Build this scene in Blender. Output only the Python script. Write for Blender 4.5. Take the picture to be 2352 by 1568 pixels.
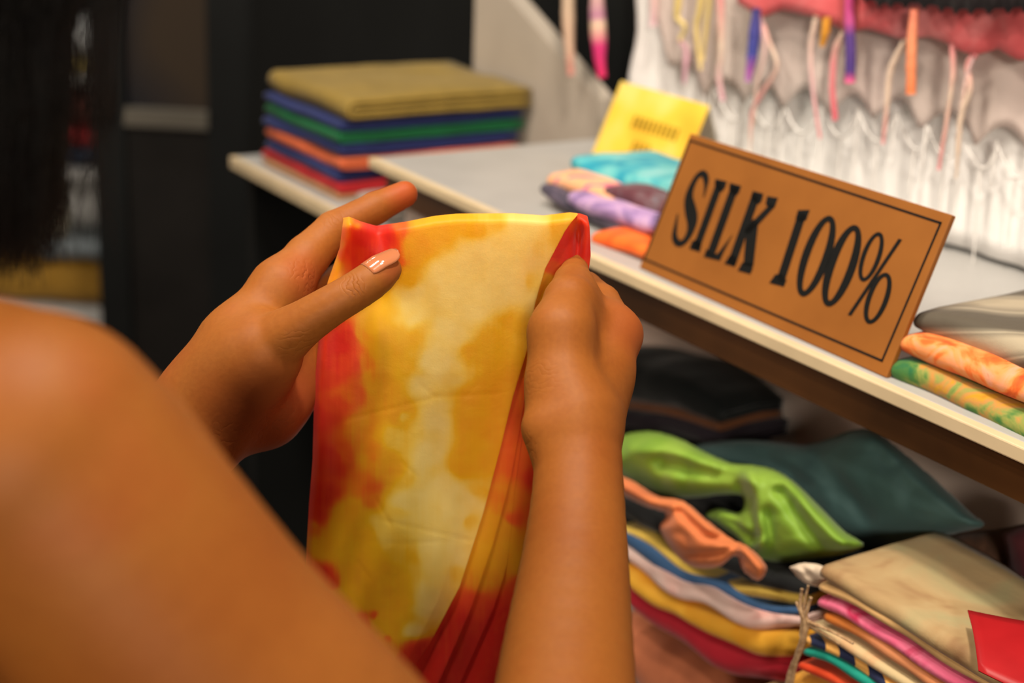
import bpy, math, random
import numpy as np
from mathutils import Vector, Matrix

for o in list(bpy.data.objects):
    bpy.data.objects.remove(o)
scene = bpy.context.scene
COL = scene.collection
random.seed(7)
RNG = np.random.default_rng(7)

# ------------------------------------------------------------------ camera
W, H, F = 2352.0, 1568.0, 3400.0
PITCH, ROLL, AZ = math.radians(19.4), math.radians(3.08), math.radians(-55.95)
CAM = np.array([0.0, 0.0, 1.60])
FWD = np.array([0, math.cos(PITCH), -math.sin(PITCH)])
R0_ = np.array([1.0, 0, 0])
U0_ = np.cross(R0_, FWD)
RGT = math.cos(ROLL) * R0_ + math.sin(ROLL) * U0_
UPC = -math.sin(ROLL) * R0_ + math.cos(ROLL) * U0_
cd = bpy.data.cameras.new('camera')
cam = bpy.data.objects.new('camera', cd)
COL.objects.link(cam)
cam.matrix_world = Matrix(((RGT[0], UPC[0], -FWD[0], CAM[0]), (RGT[1], UPC[1], -FWD[1], CAM[1]),
                           (RGT[2], UPC[2], -FWD[2], CAM[2]), (0, 0, 0, 1)))
cd.sensor_width = 36.0
cd.lens = 36.0 * F / W
cd.clip_start = 0.02
cd.dof.use_dof = True
cd.dof.focus_distance = 0.765
cd.dof.aperture_fstop = cd.lens / 10.5
scene.camera = cam

# ------------------------------------------------------------------ world, lights, exposure
wd = bpy.data.worlds.new('world')
scene.world = wd
wd.use_nodes = True
wd.node_tree.nodes['Background'].inputs[0].default_value = (1.0, 0.80, 0.62, 1)
wd.node_tree.nodes['Background'].inputs[1].default_value = 0.32
scene.view_settings.view_transform = 'Standard'
scene.view_settings.look = 'None'
scene.view_settings.exposure = 0.0
scene.view_settings.gamma = 1.0
scene.view_settings.use_curve_mapping = False

def lamp(name, loc, power, size, color, target):
    ld = bpy.data.lights.new(name, 'AREA')
    ld.shape = 'DISK'; ld.size = size; ld.energy = power; ld.color = color
    lo = bpy.data.objects.new(name, ld)
    COL.objects.link(lo)
    lo.location = loc
    d = Vector(target) - Vector(loc)
    lo.rotation_euler = d.to_track_quat('-Z', 'Y').to_euler()
    return lo
WARM = (1.0, 0.90, 0.76)
NEUT = (1.0, 0.93, 0.84)
for x, y, z, e in ((-0.75, 0.55, 2.66, 9.0), (-0.35, 0.80, 2.66, 9.0), (-0.95, 0.15, 2.66, 6.0), (0.08, 0.45, 2.66, 16.0)):
    lamp('ceiling_downlight', (x, y, z), e, 0.13, WARM, (0.10, 0.95, 1.2))
for x, y, z, e in ((0.15, -2.05, 2.25, 47.0),):
    lamp('added_front_fill', (x, y, z), e, 0.35, WARM, (0.20, 0.90, 1.1))  # added fill from behind the camera, brightens the scarf and lower compartment
lamp('shelf_downlight', (0.10, 0.75, 2.66), 4.0, 0.22, NEUT, (0.5, 1.0, 1.3))
lamp('added_rack_fill', (-0.95, 2.25, 2.6), 14.0, 0.2, NEUT, (-0.95, 2.9, 1.2))  # added fill light, only there to brighten the far rack

# ------------------------------------------------------------------ projection helpers
def ray(px, py):
    return FWD + RGT * (px - W / 2) / F - UPC * (py - H / 2) / F
def P(px, py, depth):
    return CAM + ray(px, py) * depth
UD = np.array([math.cos(AZ), math.sin(AZ), 0.0])       # along the shelf front, towards the right
VD = np.array([-math.sin(AZ), math.cos(AZ), 0.0])      # from the shelf front to its back
ZD = np.array([0, 0, 1.0])
ZS = 1.30
def onz(px, py, z):
    d = ray(px, py); return CAM + d * ((z - CAM[2]) / d[2])
ORG = onz(855, 362, ZS)
def onv(px, py, vv):
    d = ray(px, py); t = ((ORG - CAM) @ VD + vv) / (d @ VD); return CAM + d * t
def S(u, v, z):                                         # shelf frame, z above the shelf top
    return ORG + UD * u + VD * v + ZD * z
def interp(tab, x):
    a = sorted(tab); return np.interp(x, [q[0] for q in a], [q[1] for q in a])

# ------------------------------------------------------------------ numpy value noise
_g = RNG.random((64, 64, 64)).astype(np.float32)
def noise3(p):
    p = np.asarray(p, dtype=np.float64)
    i = np.floor(p).astype(int); f = p - i; f = f * f * (3 - 2 * f); i &= 63; j = (i + 1) & 63
    def g(a, b, c): return _g[a, b, c]
    x0, y0, z0 = i[..., 0], i[..., 1], i[..., 2]; x1, y1, z1 = j[..., 0], j[..., 1], j[..., 2]
    fx, fy, fz = f[..., 0], f[..., 1], f[..., 2]
    a = g(x0, y0, z0) * (1 - fx) + g(x1, y0, z0) * fx
    b = g(x0, y1, z0) * (1 - fx) + g(x1, y1, z0) * fx
    c = g(x0, y0, z1) * (1 - fx) + g(x1, y0, z1) * fx
    d = g(x0, y1, z1) * (1 - fx) + g(x1, y1, z1) * fx
    return ((a * (1 - fy) + b * fy) * (1 - fz) + (c * (1 - fy) + d * fy) * fz) * 2 - 1
def fbm(p, n=3):
    s = 0; a = 1.0; p = np.asarray(p, dtype=float)
    for k in range(n):
        s = s + a * noise3(p * 2 ** k + 11.3 * k); a *= 0.5
    return s

# ------------------------------------------------------------------ objects
def link(name, me, material=None, parent=None, smooth=True):
    o = bpy.data.objects.new(name, me)
    COL.objects.link(o)
    if material: me.materials.append(material)
    if smooth:
        me.polygons.foreach_set('use_smooth', [True] * len(me.polygons))
    if parent:
        o.parent = parent
        o.matrix_parent_inverse = Matrix.Translation(parent.location).inverted()
    return o
def mesh(name, v, f):
    me = bpy.data.meshes.new(name)
    me.from_pydata([tuple(map(float, q)) for q in v], [], [tuple(map(int, q)) for q in f])
    me.update()
    return me
def fastmesh(name, v, q):
    me = bpy.data.meshes.new(name)
    v = np.asarray(v, dtype=np.float32); q = np.asarray(q, dtype=np.int32)
    n = q.shape[1]
    me.vertices.add(len(v)); me.vertices.foreach_set('co', v.ravel())
    me.loops.add(q.size); me.loops.foreach_set('vertex_index', q.ravel())
    me.polygons.add(len(q)); me.polygons.foreach_set('loop_start', np.arange(0, q.size, n, dtype=np.int32))
    me.update(calc_edges=True); me.validate()
    return me
def tag(o, label, cat, group=None, kind=None):
    o['label'] = label
    if cat: o['category'] = cat
    if group: o['group'] = group
    if kind: o['kind'] = kind
    return o
def empty(name, loc, label, cat, group=None):
    o = bpy.data.objects.new(name, None); COL.objects.link(o); o.location = tuple(loc)
    o.empty_display_size = 0.05
    return tag(o, label, cat, group)
def frame_box(name, c, a, b, e, material, parent=None, bev=0.0):
    """box centred at c with half-vectors a, b, e"""
    c, a, b, e = map(np.asarray, (c, a, b, e))
    v = [c + i * a + j * b + k * e for i in (-1, 1) for j in (-1, 1) for k in (-1, 1)]
    f = [(0, 1, 3, 2), (4, 6, 7, 5), (0, 4, 5, 1), (2, 3, 7, 6), (0, 2, 6, 4), (1, 5, 7, 3)]
    if np.dot(np.cross(a, b), e) < 0: f = [tuple(reversed(q)) for q in f]
    o = link(name, mesh(name, v, f), material, parent, smooth=False)
    if bev:
        m = o.modifiers.new('bevel', 'BEVEL'); m.width = bev; m.segments = 2
    return o
def sbox(name, u0, u1, v0, v1, z0, z1, material, parent=None, bev=0.0):
    return frame_box(name, S((u0 + u1) / 2, (v0 + v1) / 2, (z0 + z1) / 2), UD * (u1 - u0) / 2, VD * (v1 - v0) / 2, ZD * (z1 - z0) / 2, material, parent, bev)
def abox(name, x0, x1, y0, y1, z0, z1, material, parent=None, bev=0.0):
    return frame_box(name, ((x0 + x1) / 2, (y0 + y1) / 2, (z0 + z1) / 2), (abs(x1 - x0) / 2, 0, 0), (0, abs(y1 - y0) / 2, 0), (0, 0, abs(z1 - z0) / 2), material, parent, bev)
def grid_faces(nr, nc, wrap=False, off=0):
    q = []
    for i in range(nr - 1):
        for j in range(nc if wrap else nc - 1):
            k = (j + 1) % nc
            q.append((off + i * nc + j, off + i * nc + k, off + (i + 1) * nc + k, off + (i + 1) * nc + j))
    return q
def smooth_path(pts, n):
    p = np.asarray(pts, dtype=float)
    if len(p) == 2: return np.linspace(p[0], p[1], n)
    p = np.vstack([2 * p[0] - p[1], p, 2 * p[-1] - p[-2]])
    seg = np.linalg.norm(np.diff(p[1:-1], axis=0), axis=1); t = np.r_[0, np.cumsum(seg)]; t /= t[-1]
    out = []
    for s in np.linspace(0, 1, n):
        k = min(max(np.searchsorted(t, s, side='right') - 1, 0), len(t) - 2)
        x = (s - t[k]) / (t[k + 1] - t[k]); a, b, c, d = p[k], p[k + 1], p[k + 2], p[k + 3]
        out.append(0.5 * (2 * b + (c - a) * x + (2 * a - 5 * b + 4 * c - d) * x * x + (3 * b - a - 3 * c + d) * x ** 3))
    return np.array(out)
def tube(pts, rad, n=24, sides=8, flat=1.0):
    """returns (verts, faces) of a tapered closed tube along pts; rad is a list of radii"""
    c = smooth_path(pts, n); r = np.interp(np.linspace(0, 1, n), np.linspace(0, 1, len(rad)), rad)
    t = np.gradient(c, axis=0); t /= np.linalg.norm(t, axis=1)[:, None] + 1e-12
    ref = np.array([0.31, 0.2, 0.93]); a = np.cross(t, ref); a /= np.linalg.norm(a, axis=1)[:, None] + 1e-12; b = np.cross(t, a)
    th = np.arange(sides) * 2 * math.pi / sides
    v = (c[:, None] + r[:, None, None] * (np.cos(th)[None, :, None] * a[:, None] + flat * np.sin(th)[None, :, None] * b[:, None])).reshape(-1, 3)
    f = grid_faces(n, sides, True) + [tuple(range(sides)), tuple(reversed(range((n - 1) * sides, n * sides)))]
    return v, f

# ------------------------------------------------------------------ materials
def lin(c):
    c = np.array(c, dtype=float) / 255.0
    return tuple(np.where(c <= 0.04045, c / 12.92, ((c + 0.055) / 1.055) ** 2.4)) + (1.0,)
class NT:
    def __init__(s, name):
        s.m = bpy.data.materials.new(name); s.m.use_nodes = True; s.t = s.m.node_tree
        s.b = s.t.nodes['Principled BSDF']; s.out = s.t.nodes['Material Output']
    def n(s, typ, **kw):
        nd = s.t.nodes.new(typ)
        for k, v in kw.items():
            if k.startswith('i_'):
                key = k[2:].replace('_', ' '); nd.inputs[key].default_value = v
            else: setattr(nd, k, v)
        return nd
    def l(s, a, b): s.t.links.new(a, b)
    def ramp(s, fac, stops, interp='LINEAR'):
        r = s.n('ShaderNodeValToRGB'); r.color_ramp.interpolation = interp
        e = r.color_ramp.elements
        while len(e) < len(stops): e.new(0.5)
        for k, (p, c) in enumerate(stops): e[k].position = p; e[k].color = c
        s.l(fac, r.inputs[0]); return r
def plain(name, rgb, rough=0.6, spec=0.4, noise=0.06, scale=30, metallic=0):
    k = NT(name); c = np.array(lin(rgb))
    tc = k.n('ShaderNodeTexCoord'); nz = k.n('ShaderNodeTexNoise', i_Scale=scale, i_Detail=4.0)
    k.l(tc.outputs['Object'], nz.inputs['Vector'])
    lo = tuple(np.r_[c[:3] * (1 - 2.5 * noise), 1]); hi = tuple(np.r_[np.minimum(c[:3] * (1 + 2.5 * noise), 1), 1])
    r = k.ramp(nz.outputs['Fac'], [(0.3, lo), (0.7, hi)])
    k.l(r.outputs[0], k.b.inputs['Base Color'])
    k.b.inputs['Roughness'].default_value = rough; k.b.inputs['Specular IOR Level'].default_value = spec
    k.b.inputs['Metallic'].default_value = metallic
    return k.m
def fabric(name, stops, scale=12.0, rough=0.75, sheen=0.10, weave=900.0, distort=1.0, bump=0.25, stretch=(1, 1, 1), pattern='noise', trans=0.0):
    """cloth: colour stops [(pos, rgb)] driven by noise, plus fine weave relief"""
    k = NT(name)
    tc = k.n('ShaderNodeTexCoord'); mp = k.n('ShaderNodeMapping'); mp.inputs['Scale'].default_value = stretch
    k.l(tc.outputs['Object'], mp.inputs['Vector'])
    if pattern == 'noise':
        nz = k.n('ShaderNodeTexNoise', i_Scale=scale, i_Detail=3.0, i_Distortion=distort); k.l(mp.outputs[0], nz.inputs['Vector']); fac = nz.outputs['Fac']
    elif pattern == 'wave':
        nz = k.n('ShaderNodeTexWave', i_Scale=scale, i_Distortion=distort, i_Detail=2.0); k.l(mp.outputs[0], nz.inputs['Vector']); fac = nz.outputs['Fac']
    elif pattern == 'rings':
        nz = k.n('ShaderNodeTexWave', wave_type='RINGS', i_Scale=scale, i_Distortion=distort, i_Detail=1.0); k.l(mp.outputs[0], nz.inputs['Vector']); fac = nz.outputs['Fac']
    if len(stops) == 1:
        c = np.array(lin(stops[0][1]))[:3]; st = [(0.3, tuple(c * 0.88) + (1,)), (0.7, tuple(np.minimum(c * 1.1, 1)) + (1,))]
    else: st = [(p, lin(c)) for p, c in stops]
    r = k.ramp(fac, st); k.l(r.outputs[0], k.b.inputs['Base Color'])
    k.b.inputs['Roughness'].default_value = rough
    k.b.inputs['Sheen Weight'].default_value = sheen; k.b.inputs['Sheen Roughness'].default_value = 0.4
    k.b.inputs['Specular IOR Level'].default_value = 0.25
    w = k.n('ShaderNodeTexNoise', i_Scale=weave, i_Detail=1.0); k.l(tc.outputs['Object'], w.inputs['Vector'])
    w2 = k.n('ShaderNodeTexNoise', i_Scale=45.0, i_Detail=3.0); k.l(tc.outputs['Object'], w2.inputs['Vector'])
    b1 = k.n('ShaderNodeBump', i_Strength=bump, i_Distance=0.0004); k.l(w.outputs['Fac'], b1.inputs['Height'])
    b2 = k.n('ShaderNodeBump', i_Strength=0.35, i_Distance=0.004); k.l(w2.outputs['Fac'], b2.inputs['Height']); k.l(b1.outputs[0], b2.inputs['Normal'])
    k.l(b2.outputs[0], k.b.inputs['Normal'])
    return k.m

M = {}
M['black_wall'] = plain('black_wall', (13, 14, 13), 0.7, 0.2, 0.1, 6)
M['dark_floor'] = plain('dark_floor', (48, 42, 38), 0.6, 0.3, 0.2, 5)
M['shelf_white'] = plain('shelf_white', (166, 163, 159), 0.35, 0.4, 0.02, 20)
M['nosing'] = plain('nosing', (204, 182, 146), 0.45, 0.4, 0.03, 25)
M['fascia'] = plain('fascia', (76, 46, 20), 0.3, 0.3, 0.18, 9)
M['grey_panel'] = plain('grey_panel', (172, 160, 146), 0.6, 0.3, 0.03, 12)
M['back_grey'] = plain('back_grey', (222, 200, 186), 0.6, 0.3, 0.12, 5)
M['ceiling'] = plain('ceiling', (90, 84, 78), 0.8, 0.2, 0.04, 4)

# ------------------------------------------------------------------ room
fl_ = tag(abox('floor', -3.2, 3.2, -2.2, 4.2, -0.05, 0.0, M['dark_floor']), 'dark floor of the shop', None, kind='structure'); 
wb = tag(abox('wall_back', -3.2, 3.2, 4.0, 4.1, 0.0, 2.8, M['black_wall']), 'black wall at the far end of the shop', None, kind='structure')
ce = tag(abox('ceiling', -3.2, 3.2, -2.2, 4.2, 2.75, 2.85, M['ceiling']), 'dim ceiling above the shop', None, kind='structure')
wr = tag(sbox('wall_right', -1.06, 1.6, 0.345, 0.40, -ZS, 1.45, M['black_wall']), 'black partition wall behind the display shelf', None, kind='structure')

# ------------------------------------------------------------------ display shelf
shelf = empty('display_shelf', S(0.6, 0.14, -ZS), 'white display shelf board with pale edging and glossy brown fascia, carrying the silk sign', 'shelf')
sbox('top_board', 0.0, 1.25, 0.004, 0.30, -0.0085, 0.0, M['shelf_white'], shelf, 0.001)
sbox('edge_strip', 0.0, 1.25, -0.004, 0.004, -0.0085, 0.0004, M['nosing'], shelf, 0.001)
sbox('fascia_board', 0.02, 1.25, 0.004, 0.020, -0.034, -0.0085, M['fascia'], shelf, 0.0008)
sbox('back_panel', 0.0, 1.25, 0.195, 0.21, -0.62, -0.012, M['back_grey'], shelf)
sbox('lower_board', -0.05, 1.25, -0.03, 0.195, -0.372, -0.352, M['shelf_white'], shelf, 0.001)
sbox('support_leg', 0.03, 0.05, 0.02, 0.30, -ZS, -0.012, M['back_grey'], shelf)
sbox('support_leg', 1.20, 1.22, 0.02, 0.30, -ZS, -0.012, M['back_grey'], shelf)
sbox('bracket', 0.612, 0.622, 0.10, 0.195, -0.06, -0.012, M['black_wall'], shelf)

side = empty('side_shelf', S(-0.25, 0.14, -ZS), 'lower shelf with grey wing panel beside the display shelf', 'shelf')
sbox('shelf_board', -0.345, -0.01, 0.012, 0.30, -0.084, -0.072, M['shelf_white'], side, 0.001)
sbox('edge_strip', -0.345, -0.01, 0.004, 0.012, -0.0845, -0.0716, M['nosing'], side, 0.001)
sbox('support_leg', -0.335, -0.315, 0.02, 0.30, -ZS, -0.084, M['black_wall'], side)
# wing panel with a slanted top
a = [onv(1083, 330, 0.262), onv(1368, 330, 0.262), onv(1372, 228, 0.262), onv(1093, -95, 0.262)]
a[0] = a[0] + ZD * (ZS - 0.072 - a[0][2]); a[1] = a[1] + ZD * (ZS - 0.072 - a[1][2])
bk = [q + VD * 0.02 + UD * 0.004 for q in a]
pv = a + bk
pf = [(0, 1, 2, 3), (7, 6, 5, 4), (0, 4, 5, 1), (1, 5, 6, 2), (2, 6, 7, 3), (3, 7, 4, 0)]
link('wing_panel', mesh('wing_panel', pv, pf), M['grey_panel'], side, False)

# ------------------------------------------------------------------ folded cloth generator
def folded(name, path, back, depth, thick, material, n_u=2, amp=0.0025, seed=0, nseg=44, sag=0.0, parent=None, taper=True, wave=18.0, puff=0.35):
    """a folded textile: nested U-shaped sheets whose rounded front follows `path` (centre of the front edge)"""
    c = smooth_path(path, nseg); back = np.asarray(back, float); back /= np.linalg.norm(back)
    dep = np.full(nseg, depth) if np.isscalar(depth) else np.interp(np.linspace(0, 1, nseg), np.linspace(0, 1, len(depth)), depth)
    T = np.full(nseg, thick) if np.isscalar(thick) else np.interp(np.linspace(0, 1, nseg), np.linspace(0, 1, len(thick)), thick)
    V = []; Fc = []; nb = 12; na = 9; off = 0
    L = np.r_[0, np.cumsum(np.linalg.norm(np.diff(c, axis=0), axis=1))]
    for k in range(n_u):
        lay = []
        for sgn in (0, 1):
            h = 0.5 * (1 - (k + 0.86 * sgn) / n_u)                  # half height as a share of T
            if k == n_u - 1 and sgn == 1: h = 0.03
            bs = np.linspace(1, 0, nb, endpoint=False)
            sec = [(b, 1.0, 0) for b in bs] + [(0, math.cos(x), math.sin(x)) for x in np.linspace(0, math.pi, na)] + [(b, -1.0, 0) for b in bs[::-1]]
            rows = []
            for i in range(nseg):
                h2 = h * T[i]; fr = T[i] * 0.5 * k / n_u
                e = 1.0
                if taper:                                            # ends slightly rounded and set back
                    x = min(i, nseg - 1 - i) / 3.0; e = 0.80 + 0.20 * min(1, x)
                for (b, cz, cf) in sec:
                    bb = b * (dep[i] - T[i] * 0.5) + T[i] * 0.5 + 0.0 * fr
                    p = c[i] + back * (bb - cf * h2 * 1.05) + ZD * cz * h2 * e * (1 + puff * b * (1 - b) * 2 * (1 if cz > 0 else 0))
                    rows.append(p - ZD * sag * b)
            lay.append(np.array(rows).reshape(nseg, -1, 3))
        m = lay[0].shape[1]
        for q in lay: V.append(q.reshape(-1, 3))
        n0 = nseg * m
        Fc += grid_faces(nseg, m, False, off)
        Fc += [tuple(reversed(x)) for x in grid_faces(nseg, m, False, off + n0)]
        for j in range(m - 1):
            Fc.append((off + j, off + n0 + j, off + n0 + j + 1, off + j + 1))
            r = (nseg - 1) * m
            Fc.append((off + r + j, off + r + j + 1, off + n0 + r + j + 1, off + n0 + r + j))
        for i in range(nseg - 1):
            for j in (0, m - 1):
                q = (off + i * m + j, off + (i + 1) * m + j, off + n0 + (i + 1) * m + j, off + n0 + i * m + j)
                Fc.append(q if j == 0 else tuple(reversed(q)))
        off += 2 * n0
    V = np.vstack(V)
    q = V * wave + seed * 7.7
    V = V + ZD * (amp * fbm(q, 2))[:, None] + back * (amp * 1.2 * fbm(q + 31, 2))[:, None]
    o = link(name, mesh(name, V, Fc), material, parent)
    return o

# ------------------------------------------------------------------ signed-distance bodies -> surface nets
def sdf_eval(prims, p):
    d = None
    for (a, b, ra, rb, k) in prims:
        ab = b - a; t = np.clip(((p - a) @ ab) / max(ab @ ab, 1e-12), 0, 1)
        q = np.linalg.norm(p - a - t[:, None] * ab, axis=1) - (ra + t * (rb - ra))
        if d is None: d = q
        else:
            x = np.maximum(k - np.abs(d - q), 0) / k
            d = np.minimum(d, q) - x * x * k * 0.25
    return d
def surface_nets(prims, h, disp=None, B=16):
    prims = [(np.asarray(a, float), np.asarray(b, float), ra, rb, k) for a, b, ra, rb, k in prims]
    lo = np.min([np.minimum(a, b) - max(ra, rb) for a, b, ra, rb, k in prims], axis=0) - 0.02
    hi = np.max([np.maximum(a, b) + max(ra, rb) for a, b, ra, rb, k in prims], axis=0) + 0.02
    nb = np.ceil((hi - lo) / (h * B)).astype(int)
    bi = np.stack(np.meshgrid(*[np.arange(n) for n in nb], indexing='ij'), -1).reshape(-1, 3)
    cen = lo + (bi + 0.5) * B * h
    dist = np.empty((len(prims), len(cen)))
    for i, (a, b, ra, rb, k) in enumerate(prims):
        ab = b - a; t = np.clip(((cen - a) @ ab) / max(ab @ ab, 1e-12), 0, 1)
        dist[i] = np.linalg.norm(cen - a - t[:, None] * ab, axis=1) - (ra + t * (rb - ra))
    hd = B * h * 0.5 * math.sqrt(3)
    mn = dist.min(axis=0); act = np.where((mn < hd + 0.03) & (mn > -hd * 3.2 - 0.06))[0]
    N = nb * B + 2
    g = np.arange(B + 1)
    loc = np.stack(np.meshgrid(g, g, g, indexing='ij'), -1)
    vid, vpos, quads = [], [], []
    st = np.array([N[1] * N[2], N[2], 1])
    corners = [(i, j, k) for i in (0, 1) for j in (0, 1) for k in (0, 1)]
    edges = [(x, y) for x in range(8) for y in range(x + 1, 8) if sum(abs(np.array(corners[x]) - corners[y])) == 1]
    for m in act:
        sel = [prims[i] for i in np.where(dist[:, m] < mn[m] + 2 * hd + 0.035)[0]]
        base = bi[m] * B
        idx = loc + base
        p = lo + idx.reshape(-1, 3) * h
        d = sdf_eval(sel, p)
        if disp is not None: d = d + disp(p)
        if d.min() > 0 or d.max() < 0: continue
        d = d.reshape(B + 1, B + 1, B + 1)
        sg = d < 0
        cs = [d[i:B + i, j:B + j, k:B + k] for i, j, k in corners]
        ss = [c < 0 for c in cs]; tot = sum(s.astype(int) for s in ss)
        mix = (tot > 0) & (tot < 8)
        ci = np.argwhere(mix)
        if len(ci):
            cv = [c[mix] for c in cs]
            acc = np.zeros((len(ci), 3)); cnt = np.zeros(len(ci))
            for x, y in edges:
                dx, dy = cv[x], cv[y]; cr = (dx < 0) != (dy < 0)
                t = np.where(cr, dx / np.where(cr, dx - dy, 1), 0)
                pt = np.array(corners[x]) + t[:, None] * (np.array(corners[y]) - np.array(corners[x]))
                acc += np.where(cr[:, None], pt, 0); cnt += cr
            vid.append(((ci + base + 1) @ st)); vpos.append(lo + (ci + base + acc / cnt[:, None]) * h)
        for ax in range(3):
            sl0 = [slice(0, B)] * 3; sl1 = [slice(0, B)] * 3; sl1[ax] = slice(1, B + 1)
            s0 = sg[tuple(sl0)]; s1 = sg[tuple(sl1)]
            ee = np.argwhere(s0 != s1)
            if not len(ee): continue
            fl = s0[s0 != s1]
            b1, b2 = np.eye(3, dtype=int)[(ax + 1) % 3], np.eye(3, dtype=int)[(ax + 2) % 3]
            e0 = ee + base + 1
            q = np.stack([e0 @ st, (e0 - b1) @ st, (e0 - b1 - b2) @ st, (e0 - b2) @ st], -1)
            q[~fl] = q[~fl][:, ::-1]
            quads.append(q)
    vid = np.concatenate(vid); vpos = np.concatenate(vpos); quads = np.concatenate(quads)
    o = np.argsort(vid); vid = vid[o]; vpos = vpos[o]
    k = np.searchsorted(vid, quads); k = np.clip(k, 0, len(vid) - 1)
    ok = (vid[k] == quads).all(axis=1)
    return vpos, k[ok]
def chain(pts, k=0.006, conv=None):
    """pts: list of (point, radius) -> round cones"""
    return [(pts[i][0], pts[i + 1][0], pts[i][1], pts[i + 1][1], k if (i == 0 or k > 0.011) else 0.002) for i in range(len(pts) - 1)]
def px_chain(l, k=0.006):
    """l: (px, py, depth, radius in px)"""
    return chain([(P(x, y, d), r * d / F) for x, y, d, r in l], k)

# ------------------------------------------------------------------ person
def skin_material():
    k = NT('skin')
    tc = k.n('ShaderNodeTexCoord')
    n1 = k.n('ShaderNodeTexNoise', i_Scale=14.0, i_Detail=3.0); k.l(tc.outputs['Object'], n1.inputs['Vector'])
    n2 = k.n('ShaderNodeTexNoise', i_Scale=420.0, i_Detail=2.0); k.l(tc.outputs['Object'], n2.inputs['Vector'])
    r = k.ramp(n1.outputs['Fac'], [(0.25, lin((140, 75, 25))), (0.55, lin((149, 87, 32))), (0.8, lin((150, 79, 30)))])
    r2 = k.ramp(n2.outputs['Fac'], [(0.3, (0.90, 0.88, 0.86, 1)), (0.7, (1, 1, 1, 1))])
    mx = k.n('ShaderNodeMix', data_type='RGBA', blend_type='MULTIPLY'); mx.inputs['Factor'].default_value = 1.0
    k.l(r.outputs[0], mx.inputs['A']); k.l(r2.outputs[0], mx.inputs['B'])
    last = mx.outputs['Result']
    # moles and reddish spots on the upper arm: (pixel on the arm, radius m, colour)
    for (sx, sy, dep, rad, colr) in ((572, 1417, 0.405, 0.0022, (96, 40, 18)), (165, 1445, 0.385, 0.0040, (146, 58, 36)), (235, 1160, 0.385, 0.0030, (148, 74, 44)), (640, 860, 0.755, 0.0012, (130, 70, 38)), (640, 960, 0.79, 0.024, (172, 74, 44)), (940, 440, 0.835, 0.008, (166, 70, 34)), (700, 640, 0.80, 0.009, (158, 74, 38)), (1450, 770, 0.765, 0.013, (150, 70, 32)), (905, 610, 0.76, 0.006, (166, 84, 46))):
        pos = P(sx, sy, dep)
        ge = k.n('ShaderNodeVectorMath', operation='DISTANCE'); k.l(tc.outputs['Object'], ge.inputs[0]); ge.inputs[1].default_value = tuple(pos)
        mr = k.n('ShaderNodeMapRange'); mr.inputs['From Min'].default_value = rad * 2.2; mr.inputs['From Max'].default_value = rad * 0.6
        mr.inputs['To Min'].default_value = 0; mr.inputs['To Max'].default_value = 0.65; k.l(ge.outputs['Value'], mr.inputs['Value'])
        m2 = k.n('ShaderNodeMix', data_type='RGBA'); k.l(mr.outputs[0], m2.inputs['Factor']); k.l(last, m2.inputs['A']); m2.inputs['B'].default_value = lin(colr)
        last = m2.outputs['Result']
    k.l(last, k.b.inputs['Base Color'])
    k.b.inputs['Roughness'].default_value = 0.55; k.b.inputs['Specular IOR Level'].default_value = 0.2
    k.b.inputs['Subsurface Weight'].default_value = 0.12; k.b.inputs['Subsurface Radius'].default_value = (0.012, 0.004, 0.0018)
    k.b.inputs['Subsurface Scale'].default_value = 0.6
    # relief: pores plus crease lines at knuckles and wrists
    bmp = k.n('ShaderNodeBump', i_Strength=0.12, i_Distance=0.0006); k.l(n2.outputs['Fac'], bmp.inputs['Height'])
    nrm = bmp.outputs[0]
    #          centre px, depth      direction across the creases (px delta)   radius m   lines per m  strength
    for (cx, cy, dep, ax, ay, rad, fr, stg) in CREASES:
        c0 = P(cx, cy, dep); d0 = P(cx + ax, cy + ay, dep) - c0; d0 /= np.linalg.norm(d0)
        sub = k.n('ShaderNodeVectorMath', operation='SUBTRACT'); k.l(tc.outputs['Object'], sub.inputs[0]); sub.inputs[1].default_value = tuple(c0)
        nz = k.n('ShaderNodeTexNoise', i_Scale=130.0, i_Detail=2.0); k.l(tc.outputs['Object'], nz.inputs['Vector'])
        dt = k.n('ShaderNodeVectorMath', operation='DOT_PRODUCT'); k.l(sub.outputs[0], dt.inputs[0]); dt.inputs[1].default_value = tuple(d0)
        ml = k.n('ShaderNodeMath', operation='MULTIPLY_ADD'); k.l(dt.outputs['Value'], ml.inputs[0]); ml.inputs[1].default_value = fr * 6.2832
        m3 = k.n('ShaderNodeMath', operation='MULTIPLY'); k.l(nz.outputs['Fac'], m3.inputs[0]); m3.inputs[1].default_value = 11.0; k.l(m3.outputs[0], ml.inputs[2])
        sn = k.n('ShaderNodeMath', operation='SINE'); k.l(ml.outputs[0], sn.inputs[0])
        ab = k.n('ShaderNodeMath', operation='ABSOLUTE'); k.l(sn.outputs[0], ab.inputs[0])
        pw = k.n('ShaderNodeMath', operation='POWER'); k.l(ab.outputs[0], pw.inputs[0]); pw.inputs[1].default_value = 0.45
        ln = k.n('ShaderNodeVectorMath', operation='LENGTH'); k.l(sub.outputs[0], ln.inputs[0])
        mr = k.n('ShaderNodeMapRange'); mr.inputs['From Min'].default_value = rad; mr.inputs['From Max'].default_value = rad * 0.35; k.l(ln.outputs['Value'], mr.inputs['Value'])
        ms = k.n('ShaderNodeMath', operation='MULTIPLY'); k.l(mr.outputs[0], ms.inputs[0]); ms.inputs[1].default_value = stg
        b = k.n('ShaderNodeBump', i_Distance=0.0009); k.l(ms.outputs[0], b.inputs['Strength']); k.l(pw.outputs[0], b.inputs['Height']); k.l(nrm, b.inputs['Normal'])
        nrm = b.outputs[0]
    k.l(nrm, k.b.inputs['Normal'])
    return k.m
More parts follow.
